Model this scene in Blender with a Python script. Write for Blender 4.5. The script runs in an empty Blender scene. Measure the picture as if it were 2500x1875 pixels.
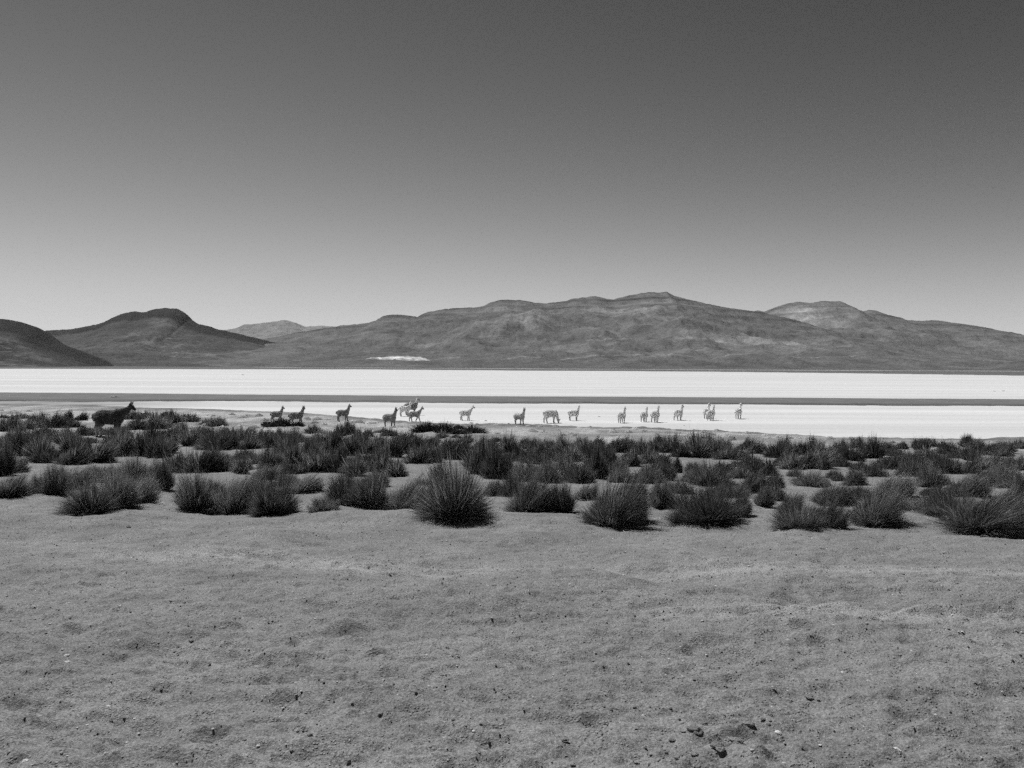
import bpy, bmesh, math, random
import numpy as np
from mathutils import Vector, Matrix, Euler, noise as mnoise

random.seed(7)
RNG = np.random.default_rng(11)
SC = bpy.context.scene
COL = SC.collection

# ------------------------------------------------------------------ camera
CAM_H = 4.6
LENS_PX = 2000.0              # focal length in pixels of the 2500 px wide photograph
HORIZON = 894.0
PITCH = math.atan((937.5 - HORIZON) / LENS_PX)
ROLL = math.radians(0.25)
cam_data = bpy.data.cameras.new('camera')
cam_data.sensor_width = 36.0
cam_data.lens = 36.0 * LENS_PX / 2500.0
cam_data.clip_start = 0.1
cam_data.clip_end = 60000.0
cam = bpy.data.objects.new('camera', cam_data)
COL.objects.link(cam)
cam.location = (0, 0, CAM_H)
R = Euler((math.pi / 2 - PITCH, 0, 0)).to_matrix() @ Matrix.Rotation(ROLL, 3, 'Z')
cam.rotation_euler = R.to_euler()
SC.camera = cam
RM = np.array(R)

# ------------------------------------------------------------------ world, sun, exposure
SUN_EL = math.radians(57.0)
SUN_AZ = math.radians(-40.0)      # from +Y (straight ahead), negative is to the left
world = bpy.data.worlds.new('World')
SC.world = world
world.use_nodes = True
wt = world.node_tree
wt.nodes.clear()
w_out = wt.nodes.new('ShaderNodeOutputWorld')
w_bg = wt.nodes.new('ShaderNodeBackground')
w_sky = wt.nodes.new('ShaderNodeTexSky')
w_sky.sky_type = 'NISHITA'
w_sky.sun_disc = False
w_sky.sun_elevation = SUN_EL
w_sky.sun_rotation = SUN_AZ % (2 * math.pi)
w_sky.altitude = 3500
w_sky.air_density = 1.2
w_sky.dust_density = 0.6
w_sky.ozone_density = 1.0
w_sep = wt.nodes.new('ShaderNodeSeparateColor')      # red-filter black and white film
w_pow = wt.nodes.new('ShaderNodeMath'); w_pow.operation = 'POWER'; w_pow.inputs[1].default_value = 2.45
w_mul = wt.nodes.new('ShaderNodeMath'); w_mul.operation = 'MULTIPLY'; w_mul.inputs[1].default_value = 0.295
wt.links.new(w_sky.outputs[0], w_sep.inputs[0])
wt.links.new(w_sep.outputs[0], w_pow.inputs[0])
wt.links.new(w_pow.outputs[0], w_mul.inputs[0])
w_sh = wt.nodes.new('ShaderNodeMath'); w_sh.operation = 'MULTIPLY_ADD'; w_sh.inputs[1].default_value = 0.125; w_sh.inputs[2].default_value = 1.0
w_div = wt.nodes.new('ShaderNodeMath'); w_div.operation = 'DIVIDE'      # shoulder of the film curve
wt.links.new(w_mul.outputs[0], w_sh.inputs[0])
wt.links.new(w_mul.outputs[0], w_div.inputs[0])
wt.links.new(w_sh.outputs[0], w_div.inputs[1])
wt.links.new(w_div.outputs[0], w_bg.inputs[0])
w_bg.inputs[1].default_value = 0.1
wt.links.new(w_bg.outputs[0], w_out.inputs[0])

sun_data = bpy.data.lights.new('sun', 'SUN')
sun_data.energy = 4.4
sun_data.angle = math.radians(0.5)
sun = bpy.data.objects.new('sun', sun_data)
COL.objects.link(sun)
sd = Vector((math.sin(SUN_AZ) * math.cos(SUN_EL), math.cos(SUN_AZ) * math.cos(SUN_EL), math.sin(SUN_EL)))
sun.rotation_euler = sd.to_track_quat('Z', 'Y').to_euler()
sun.location = (-20, 30, 60)

SC.view_settings.view_transform = 'Standard'
SC.view_settings.look = 'None'
SC.view_settings.exposure = 0.0
SC.view_settings.gamma = 1.0
SC.view_settings.use_curve_mapping = False
SC.cycles.use_denoising = False      # the fine grain stays
SC.cycles.use_adaptive_sampling = True
SC.cycles.adaptive_threshold = 0.12
SC.cycles.adaptive_min_samples = 24
SC.cycles.max_bounces = 6
SC.cycles.diffuse_bounces = 3
SC.cycles.transmission_bounces = 3
SC.cycles.volume_bounces = 0

# ------------------------------------------------------------------ helpers
def ray(px, py):
    v = np.stack([(np.asarray(px, float) - 1250.0) / LENS_PX,
                  -(np.asarray(py, float) - 937.5) / LENS_PX,
                  -np.ones_like(np.asarray(px, float) + np.asarray(py, float))], -1)
    return v @ RM.T

def on_plane(px, py, z=0.0):
    d = ray(px, py)
    t = (z - CAM_H) / d[..., 2]
    return d[..., 0] * t, d[..., 1] * t

_tab = RNG.random((512, 512))
def vnoise(x, y, seed=0):
    x = np.asarray(x, float) + seed * 17.31; y = np.asarray(y, float) + seed * 7.77
    xi = np.floor(x).astype(int); yi = np.floor(y).astype(int)
    fx = x - xi; fy = y - yi
    fx = fx * fx * fx * (fx * (fx * 6 - 15) + 10); fy = fy * fy * fy * (fy * (fy * 6 - 15) + 10)
    a = _tab[xi % 512, yi % 512]; b = _tab[(xi + 1) % 512, yi % 512]
    c = _tab[xi % 512, (yi + 1) % 512]; d = _tab[(xi + 1) % 512, (yi + 1) % 512]
    return (a * (1 - fx) + b * fx) * (1 - fy) + (c * (1 - fx) + d * fx) * fy

def fbm(x, y, octaves=4, seed=0, gain=0.5):
    s = 0.0; amp = 1.0; tot = 0.0
    for o in range(octaves):
        c, sn = math.cos(o * 0.7), math.sin(o * 0.7)
        s = s + amp * (vnoise((x * c - y * sn) * 2 ** o, (x * sn + y * c) * 2 ** o, seed + o * 3) - 0.5)
        tot += amp; amp *= gain
    return s / tot * 2

def ridged(x, y, octaves=4, seed=0):
    s = 0.0; amp = 1.0; tot = 0.0
    for o in range(octaves):
        s = s + amp * (1 - np.abs(2 * vnoise(x * 2 ** o, y * 2 ** o, seed + o * 5) - 1))
        tot += amp; amp *= 0.5
    return s / tot

def sstep(a, b, x):
    t = np.clip((x - a) / (b - a), 0, 1)
    return t * t * (3 - 2 * t)

def tag(o, label=None, cat=None, group=None, kind=None):
    if label: o['label'] = label
    if cat: o['category'] = cat
    if group: o['group'] = group
    if kind: o['kind'] = kind
    return o

def mesh_from(name, verts, faces_flat, sizes, attr=None, smooth=False):
    """verts (n,3); faces_flat: loop vertex ids; sizes: verts per face"""
    me = bpy.data.meshes.new(name)
    verts = np.asarray(verts, np.float32)
    faces_flat = np.asarray(faces_flat, np.int32)
    sizes = np.asarray(sizes, np.int32)
    me.vertices.add(len(verts)); me.vertices.foreach_set('co', verts.ravel())
    me.loops.add(len(faces_flat)); me.loops.foreach_set('vertex_index', faces_flat)
    me.polygons.add(len(sizes))
    me.polygons.foreach_set('loop_start', np.concatenate([[0], np.cumsum(sizes)[:-1]]).astype(np.int32))
    me.update(calc_edges=True)
    me.polygons.foreach_set('use_smooth', np.full(len(sizes), smooth, bool))
    if attr is not None:
        a = me.attributes.new('tone', 'FLOAT', 'POINT')
        a.data.foreach_set('value', np.asarray(attr, np.float32))
    me.validate()
    return me

def grid_faces(nr, nc):
    i = np.arange(nr - 1)[:, None] * nc + np.arange(nc - 1)[None, :]
    f = np.stack([i, i + 1, i + nc + 1, i + nc], -1).reshape(-1, 4)
    return f.ravel(), np.full(len(f), 4)

def link(name, me, mat=None, parent=None):
    o = bpy.data.objects.new(name, me)
    COL.objects.link(o)
    if mat is not None and not me.materials:
        me.materials.append(mat)
    if parent is not None:
        o.parent = parent
    return o

# ------------------------------------------------------------------ materials (black and white film: greys only)
def new_mat(name):
    m = bpy.data.materials.new(name); m.use_nodes = True
    nt = m.node_tree
    b = nt.nodes['Principled BSDF']
    b.inputs['Roughness'].default_value = 0.95
    b.inputs['Specular IOR Level'].default_value = 0.15
    return m, nt, b

class N:
    """small node-building helper"""
    def __init__(s, nt): s.nt = nt
    def pos(s):
        return s.nt.nodes.new('ShaderNodeNewGeometry').outputs['Position']
    def obj(s):
        return s.nt.nodes.new('ShaderNodeTexCoord').outputs['Object']
    def attr(s, n):
        a = s.nt.nodes.new('ShaderNodeAttribute'); a.attribute_name = n; return a.outputs['Fac']
    def scale(s, v, xyz):
        m = s.nt.nodes.new('ShaderNodeMapping'); m.inputs['Scale'].default_value = xyz
        s.nt.links.new(v, m.inputs['Vector']); return m.outputs[0]
    def noise(s, v, sc, det=4, rough=0.55):
        n = s.nt.nodes.new('ShaderNodeTexNoise'); n.inputs['Scale'].default_value = sc
        n.inputs['Detail'].default_value = det; n.inputs['Roughness'].default_value = rough
        s.nt.links.new(v, n.inputs['Vector']); return n.outputs['Fac']
    def voro(s, v, sc):
        n = s.nt.nodes.new('ShaderNodeTexVoronoi'); n.inputs['Scale'].default_value = sc
        s.nt.links.new(v, n.inputs['Vector']); return n
    def rng(s, f, a, b, c, d, smooth=False):
        n = s.nt.nodes.new('ShaderNodeMapRange')
        if smooth: n.interpolation_type = 'SMOOTHSTEP'
        s.nt.links.new(f, n.inputs[0])
        for i, v in enumerate((a, b, c, d)): n.inputs[i + 1].default_value = v
        return n.outputs[0]
    def math(s, op, a, b=None):
        n = s.nt.nodes.new('ShaderNodeMath'); n.operation = op
        for i, v in enumerate((a, b)):
            if v is None: continue
            if isinstance(v, (int, float)): n.inputs[i].default_value = v
            else: s.nt.links.new(v, n.inputs[i])
        return n.outputs[0]
    def bump(s, h, strength, dist):
        n = s.nt.nodes.new('ShaderNodeBump'); n.inputs['Strength'].default_value = strength
        n.inputs['Distance'].default_value = dist
        s.nt.links.new(h, n.inputs['Height']); return n.outputs[0]
    def to(s, out, sock): s.nt.links.new(out, sock)

# soil
M_SOIL, nt, b = new_mat('soil'); n = N(nt)
p = n.pos()
base = n.rng(n.noise(p, 1.3, 6, 0.65), 0.3, 0.7, 0.182, 0.275)
fine = n.rng(n.noise(p, 75, 3, 0.75), 0.3, 0.7, 0.42, 1.58)
grit = n.rng(n.noise(p, 220, 2, 0.7), 0.3, 0.7, 0.7, 1.3)
v = n.math('MULTIPLY', n.math('MULTIPLY', base, fine), grit)
v = n.math('MULTIPLY', v, n.attr('tone'))
n.to(v, b.inputs['Base Color'])
h = n.math('ADD', n.math('MULTIPLY', n.noise(p, 30, 4, 0.65), 0.35), n.math('MULTIPLY', n.noise(p, 130, 3, 0.7), 0.3))
vo = n.voro(p, 55)
crumb = n.rng(vo.outputs['Distance'], 0.08, 0.42, 1.0, 0.0, True)      # crumbs and grains standing on the sand
pick = n.rng(n.noise(p, 9, 3, 0.6), 0.48, 0.62, 0.0, 1.0)
h = n.math('ADD', h, n.math('MULTIPLY', n.math('MULTIPLY', crumb, pick), 0.5))
h = n.math('ADD', h, n.math('MULTIPLY', n.noise(p, 5, 4, 0.6), 1.6))
n.to(n.bump(h, 0.8, 0.03), b.inputs['Normal'])

# salt crust
M_SALT, nt, b = new_mat('salt_crust'); n = N(nt)
p = n.pos()
st = n.noise(n.scale(p, (0.004, 0.09, 1)), 1.0, 5, 0.6)
st2 = n.noise(n.scale(p, (0.02, 0.5, 1)), 1.0, 4, 0.6)
v = n.math('MULTIPLY', n.rng(st, 0.28, 0.72, 0.53, 0.74), n.rng(st2, 0.3, 0.7, 0.90, 1.06))
spk = n.rng(n.noise(n.scale(p, (0.7, 1.6, 1)), 1.0, 6, 0.75), 0.66, 0.74, 1.0, 0.55)
fl = n.rng(n.noise(p, 3.0, 5, 0.7), 0.3, 0.7, 0.9, 1.06)
v = n.math('MULTIPLY', n.math('MULTIPLY', v, spk), fl)
xyz = nt.nodes.new('ShaderNodeSeparateXYZ'); nt.links.new(p, xyz.inputs[0])
lft = n.math('MULTIPLY', n.rng(xyz.outputs[0], -54, -32, 1.0, 0.0, True), n.rng(xyz.outputs[1], 96, 112, 1.0, 0.0, True))
mot = n.rng(n.noise(n.scale(p, (0.12, 0.35, 1)), 1.0, 6, 0.7), 0.32, 0.66, 0.2, 0.8)
shm = n.rng(n.noise(n.scale(p, (0.05, 0.12, 1)), 1.0, 5, 0.7), 0.56, 0.74, 0.0, 0.35)
near = n.rng(xyz.outputs[1], 85, 104, 0.0, 1.0, True)
far_ = n.rng(xyz.outputs[1], 106, 112, 1.0, 0.0, True)
edge = n.math('SUBTRACT', 1.0, n.math('MULTIPLY', shm, n.math('MULTIPLY', near, far_)))
v = n.math('MULTIPLY', n.math('MULTIPLY', v, edge), n.math('ADD', n.math('MULTIPLY', lft, n.math('SUBTRACT', mot, 1.0)), 1.0))
n.to(v, b.inputs['Base Color'])
n.to(n.bump(n.noise(p, 2.0, 6, 0.7), 0.35, 0.05), b.inputs['Normal'])

# mud strip
M_MUD, nt, b = new_mat('damp_mud'); n = N(nt)
p = n.pos()
v = n.rng(n.noise(n.scale(p, (0.25, 0.6, 1)), 1.0, 6, 0.7), 0.3, 0.7, 0.085, 0.165)
v = n.math('MULTIPLY', v, n.attr('tone'))
n.to(v, b.inputs['Base Color'])
n.to(n.bump(n.noise(p, 1.5, 6, 0.75), 0.8, 0.12), b.inputs['Normal'])

# hills
def hill_mat(name, gain, bump_d):
    m, nt, b = new_mat(name); n = N(nt)
    p = n.pos()
    v = n.rng(n.noise(n.scale(p, (0.010, 0.006, 0.012)), 1.0, 9, 0.68), 0.3, 0.7, 0.55, 1.5)
    g = n.rng(n.noise(p, 0.14, 5, 0.8), 0.32, 0.68, 0.45, 1.6)
    v = n.math('MULTIPLY', n.math('MULTIPLY', n.math('MULTIPLY', v, g), n.attr('tone')), gain)
    n.to(v, b.inputs['Base Color'])
    n.to(n.bump(n.noise(p, 0.03, 6, 0.7), 0.8, bump_d), b.inputs['Normal'])
    return m
M_HILL = hill_mat('hill_scrub', 1.0, 9.0)

# grass blades
def grass_mat(name, gain, transl, spread=0.4):
    m = bpy.data.materials.new(name); m.use_nodes = True
    nt = m.node_tree; nt.nodes.clear(); n = N(nt)
    out = nt.nodes.new('ShaderNodeOutputMaterial')
    d = nt.nodes.new('ShaderNodeBsdfDiffuse'); t = nt.nodes.new('ShaderNodeBsdfTranslucent')
    mx = nt.nodes.new('ShaderNodeMixShader'); mx.inputs[0].default_value = transl
    oi = nt.nodes.new('ShaderNodeObjectInfo')
    v = n.math('MULTIPLY', n.math('MULTIPLY', n.attr('tone'), gain), n.rng(oi.outputs['Random'], 0, 1, 1 - spread, 1 + 1.25 * spread))
    n.to(v, d.inputs[0]); n.to(v, t.inputs[0])
    n.to(d.outputs[0], mx.inputs[1]); n.to(t.outputs[0], mx.inputs[2]); n.to(mx.outputs[0], out.inputs[0])
    return m
M_GRASS = grass_mat('tussock_grass', 1.0, 0.33)
M_STRAW = grass_mat('dry_straw', 1.0, 0.25)
M_WOOL = grass_mat('loose_wool', 1.0, 0.55, 0.0)

# fleece, tone per vertex
M_FLEECE, nt, b = new_mat('fleece'); n = N(nt)
o = n.obj()
v = n.math('MULTIPLY', n.attr('tone'), n.rng(n.noise(o, 14, 4, 0.7), 0.3, 0.7, 0.92, 1.18))
n.to(v, b.inputs['Base Color'])
b.inputs['Sheen Weight'].default_value = 1.0; b.inputs['Sheen Roughness'].default_value = 0.3
n.to(n.bump(n.noise(o, 30, 4, 0.7), 0.9, 0.03), b.inputs['Normal'])
M_EYE, nt, b = new_mat('dark_eye'); b.inputs['Base Color'].default_value = (0.01, 0.01, 0.01, 1); b.inputs['Roughness'].default_value = 0.2

def stone_mat(name, lo, hi):
    m, nt, b = new_mat(name); n = N(nt)
    oi = nt.nodes.new('ShaderNodeObjectInfo')
    v = n.math('MULTIPLY', n.rng(n.noise(n.obj(), 2.5, 6, 0.7), 0.3, 0.7, lo, hi), n.rng(oi.outputs['Random'], 0, 1, 0.75, 1.3))
    n.to(v, b.inputs['Base Color'])
    n.to(n.bump(n.noise(n.obj(), 6, 5, 0.7), 0.5, 0.1), b.inputs['Normal'])
    return m
M_STONE = stone_mat('grey_stone', 0.18, 0.34)
M_PALE = stone_mat('pale_stone', 0.5, 0.75)
M_CLOD = stone_mat('soil_clod', 0.2, 0.32)
M_GRAVEL, nt, b = new_mat('gravel'); n = N(nt); n.to(n.attr('tone'), b.inputs['Base Color'])
M_MOUND, nt, b = new_mat('cushion_plant'); n = N(nt)
oi = nt.nodes.new('ShaderNodeObjectInfo')
v = n.math('MULTIPLY', n.rng(n.noise(n.obj(), 5, 6, 0.7), 0.3, 0.7, 0.36, 0.68), n.rng(oi.outputs['Random'], 0, 1, 0.6, 1.15))
n.to(v, b.inputs['Base Color'])
n.to(n.bump(n.noise(n.obj(), 9, 5, 0.7), 1.0, 0.12), b.inputs['Normal'])

# ------------------------------------------------------------------ ground shape
_sp = [(-700, 986), (0, 987), (230, 989), (320, 996), (500, 998), (700, 1006), (850, 1017), (950, 1027), (1040, 1034), (1250, 1038), (1620, 1050), (1800, 1056),
       (2020, 1066), (2260, 1071), (2500, 1073), (3200, 1085)]
_sx, _sy = on_plane([q[0] for q in _sp], [q[1] for q in _sp])
def shore_y(x):
    return np.interp(x, _sx, _sy) + 0.9 * fbm(np.asarray(x) * 0.35, 3.3, 4, 5) + 1.6 * fbm(np.asarray(x) * 0.06, 1.1, 2, 8)

_fp = [(-2500, 905), (0, 900), (300, 901), (900, 902), (1250, 904.5), (1700, 907), (2100, 911.5), (2500, 917), (3000, 925)]
_fx, _fy = on_plane([q[0] for q in _fp], [q[1] for q in _fp])
def far_shore_y(x):
    return np.interp(x, _fx, _fy) * (1 + 0.02 * fbm(np.asarray(x) * 0.01, 0.7, 3, 9))

PROF_D = [-60, -10, 1, 3.2, 11, 22, 36, 50, 60, 75]
PROF_H = [1.0, 1.4, 1.55, 1.62, 2.02, 2.55, 3.32, 4.1, 4.50, 4.56]
def ground_base(x, y):
    x = np.asarray(x, float); y = np.asarray(y, float)
    ys = shore_y(x)
    k = 60.0 / np.minimum(60.0, ys - 1.0)
    z = CAM_H - np.interp(np.where(y > 15, 15 + (y - 15) * (60 - 15) / (60 / k - 15), y), PROF_D, PROF_H)
    z = z + 0.22 * fbm(x * 0.12, y * 0.12, 3, 2) * sstep(12, 25, y) * (1 - sstep(45, 60, y))
    w = sstep(-0.6, 0.9, y - ys)
    z = z * (1 - w) + (-0.35) * w
    yf = far_shore_y(x)
    w2 = sstep(-8, 8, y - yf)
    return z * (1 - w2) + 0.5 * w2

_dents = []
for _ in range(2600):
    dy = 2.6 + 8.2 * random.random() ** 1.15
    dx = (random.random() - 0.5) * 1.7 * (dy + 1.5)
    _dents.append((dx, dy, random.uniform(0.045, 0.13), random.uniform(0.004, 0.0125), random.uniform(0, 3.14), random.uniform(0.5, 1.0)))

def relief(x, y):
    """fine shape of the trampled sand"""
    near = 1 - sstep(10, 24, y)
    big = 0.09 * fbm(x * 0.9, y * 1.3, 2, 31)
    mid = 0.060 * fbm(x * 3.0 + y * 1.0, y * 5.2, 4, 33, 0.6)
    rip = 0.017 * fbm(x * 8 + y * 3, y * 15, 4, 35)
    amp = 0.45 + 0.55 * (1 - sstep(4.5, 9.0, y))
    return (big + (mid + rip) * amp) * near + (0.03 * fbm(x * 1.5, y * 1.5, 3, 37) + 0.11 * sstep(28, 42, y) * fbm(x * 1.1, y * 0.9, 4, 39) * (0.4 + vnoise(x * 0.15, y * 0.15, 40))) * (1 - near) * (1 - sstep(60, 90, y))

_rows = np.concatenate([-np.geomspace(60, 1.0, 14), np.linspace(-0.6, 1.5, 8), np.geomspace(1.7, 14, 470)[1:], np.geomspace(14.05, 100, 400), np.geomspace(102, 13600, 110)])
_nc = 860
_u = np.linspace(-1, 1, _nc); _u = np.sign(_u) * (0.72 * np.abs(_u) + 0.28 * np.abs(_u) ** 3)
GY = np.repeat(_rows[:, None], _nc, 1)
GX = _u[None, :] * (np.abs(_rows)[:, None] * 0.92 + 2.6) * np.where(_rows[:, None] > 200, 1.3, 1.0)
GX = np.clip(GX, -13000, 13000)
GZ = ground_base(GX, GY) + np.where(GY < 95, relief(GX, GY), 0)
for dx, dy, r, dep, a, e in _dents:
    i0, i1 = np.searchsorted(_rows, (dy - 2.2 * r, dy + 2.2 * r))
    if i1 - i0 < 2: continue
    xr = GX[i0]
    j0, j1 = np.searchsorted(xr, (dx - 2.6 * r, dx + 2.6 * r))
    X = GX[i0:i1, j0:j1] - dx; Y = GY[i0:i1, j0:j1] - dy
    ca, sa = math.cos(a), math.sin(a)
    q = ((X * ca + Y * sa) / r) ** 2 + ((-X * sa + Y * ca) / (r * e)) ** 2
    GZ[i0:i1, j0:j1] += -dep * np.exp(-q * 1.2) + dep * 0.5 * np.exp(-((np.sqrt(q) - 1.25) / 0.35) ** 2)
# faint wheel ruts across the sand
RUT_TONE = np.zeros_like(GY)
def rut(p0, p1, depth, width):
    global GZ, RUT_TONE
    (ax, ay), (bx, by) = p0, p1
    L = math.hypot(bx - ax, by - ay); ux, uy = (bx - ax) / L, (by - ay) / L
    s = (GX - ax) * ux + (GY - ay) * uy
    t = -(GX - ax) * uy + (GY - ay) * ux + 0.05 * np.sin(s * 0.8)
    m = sstep(-1.0, 1.0, s) * (1 - sstep(L - 1.0, L + 1.0, s))
    RUT_TONE = RUT_TONE + m * 0.34 * np.exp(-(t / (width * 2.2)) ** 2)      # packed, smoothed sand
    GZ = GZ + m * depth * (-np.exp(-(t / width) ** 2) + 0.5 * np.exp(-((np.abs(t) - 1.9 * width) / (0.6 * width)) ** 2))

def ground_z(x, y):
    """height of the base surface with relief (no dents) for standing things on it"""
    return float(ground_base(x, y) + relief(np.asarray(float(x)), np.asarray(float(y))))

def at(px, py):
    """the point of the ground seen at a place of the photograph"""
    d = ray(px, py)
    t = np.concatenate([np.geomspace(1.5, 140, 1500)])
    X = d[0] * t / d[1]; Y = t; Z = CAM_H + d[2] * t / d[1]
    g = np.maximum(ground_base(X, Y), 0.0)
    k = np.argmax(Z <= g)
    if Z[k] > g[k]:
        k = len(t) - 1
    return float(X[k]), float(Y[k])

_a, _b = at(320, 1340), at(1250, 1374)
rut(_a, _b, 0.03, 0.09); rut((_a[0], _a[1] - 0.35), (_b[0], _b[1] - 0.35), 0.02, 0.07)
_a, _b = at(1700, 1488), at(2600, 1492)
rut(_a, _b, 0.028, 0.06)
_a, _b = at(1700, 1510), at(2600, 1513)
rut(_a, _b, 0.022, 0.06)
_a, _b = at(1250, 1385), at(2600, 1400)
rut(_a, _b, 0.018, 0.1)

# soil tone: paler crust close to the shore, greyer strip along the water's edge
shy = shore_y(GX)
tone = np.ones_like(GY) + RUT_TONE
tone += 0.75 * sstep(24, 42, GY) * (0.35 + 1.3 * fbm(GX * 0.5, GY * 0.2, 4, 41)).clip(0, 1.3) * (GY < 100)
tone *= 1 - 0.40 * np.exp(-((shy - 1.6 - GY) / 2.2) ** 2)
leftpale = sstep(-2, -12, GX) if False else (1 - sstep(-14, -4, GX))
tone += 0.3 * leftpale * sstep(40, 55, GY) * (0.4 + 1.6 * fbm(GX * 0.6, GY * 0.3, 4, 43)).clip(0, 1.2) * (GY < 100)
tone = np.where(GY > 200, 0.55, tone)
fl, sz = grid_faces(*GY.shape)
ground = link('ground', mesh_from('ground', np.stack([GX, GY, GZ], -1).reshape(-1, 3), fl, sz, tone.ravel(), True), M_SOIL)
tag(ground, kind='structure', label='grey trampled sandy ground in front of the salt lake')

# ------------------------------------------------------------------ salt flat, mud strip, far salt strip
def strip(name, xs, y0, y1, z, mat, nrow, tonef=None, smooth=True):
    T = np.linspace(0, 1, nrow)[:, None]
    X = np.repeat(xs[None, :], nrow, 0)
    Y = y0[None, :] * (1 - T) + y1[None, :] * T
    tone = np.ones_like(Y) if tonef is None else tonef(X, Y, np.repeat(T, len(xs), 1))
    f, s = grid_faces(nrow, len(xs))
    Z = np.full_like(Y, z) if np.isscalar(z) else z(X, Y, T)
    return link(name, mesh_from(name, np.stack([X, Y, Z], -1).reshape(-1, 3), f, s, tone.ravel(), smooth), mat)

xs = np.concatenate([np.linspace(-1800, -160, 60), np.linspace(-155, 155, 400), np.linspace(160, 1800, 60)])
T = np.concatenate([np.linspace(0, 0.08, 30), np.linspace(0.1, 1, 50)])
salt = strip('salt_flat', xs, np.full_like(xs, 48.0), far_shore_y(xs) + 6, 0.0, M_SALT, 40)
tag(salt, kind='structure', label='white salt flat reaching to the hills')

xs = np.concatenate([np.linspace(-420, -130, 50), np.linspace(-129, 129, 700), np.linspace(130, 420, 50)])
n0 = np.interp(xs, [-420, -70, -30, 0, 60, 420], [101, 101, 103, 101, 101, 101]) + 2.8 * fbm(xs * 0.05, 0.3, 3, 51) + 0.9 * fbm(xs * 0.7, 4.3, 3, 52)
n1 = np.interp(xs, [-420, -80, 0, 60, 420], [131, 131, 124.5, 122, 120]) + 2.0 * fbm(xs * 0.04, 0.9, 3, 53) + 0.5 * fbm(xs * 0.5, 2.3, 3, 54)
mud = strip('mud_strip', xs, n0, n1, 0.03, M_MUD, 24, lambda X, Y, T: 1.28 - 0.75 * (1 - sstep(0.06, 0.32, T)) * (0.55 + 0.8 * fbm(X * 0.1, Y * 0.3, 3, 57)).clip(0.1, 1.2))
tag(mud, kind='structure', label='dark damp mud strip across the salt flat')

_lx, _ly = on_plane([250, 900, 1250, 1700, 2200, 2600], [896.6, 899, 901, 904, 906.2, 908])
xs = np.linspace(-420, 760, 240)
yc = np.interp(xs, _lx, _ly)
wd = 22 + 26 * fbm(xs * 0.012, 0.2, 3, 61).clip(-0.6, 1)
strip_far = strip('far_salt_strip', xs, yc - wd, yc + wd + 30, 0.65, M_SALT, 4)
tag(strip_far, kind='structure', label='thin white salt strip along the foot of the hills')

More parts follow.
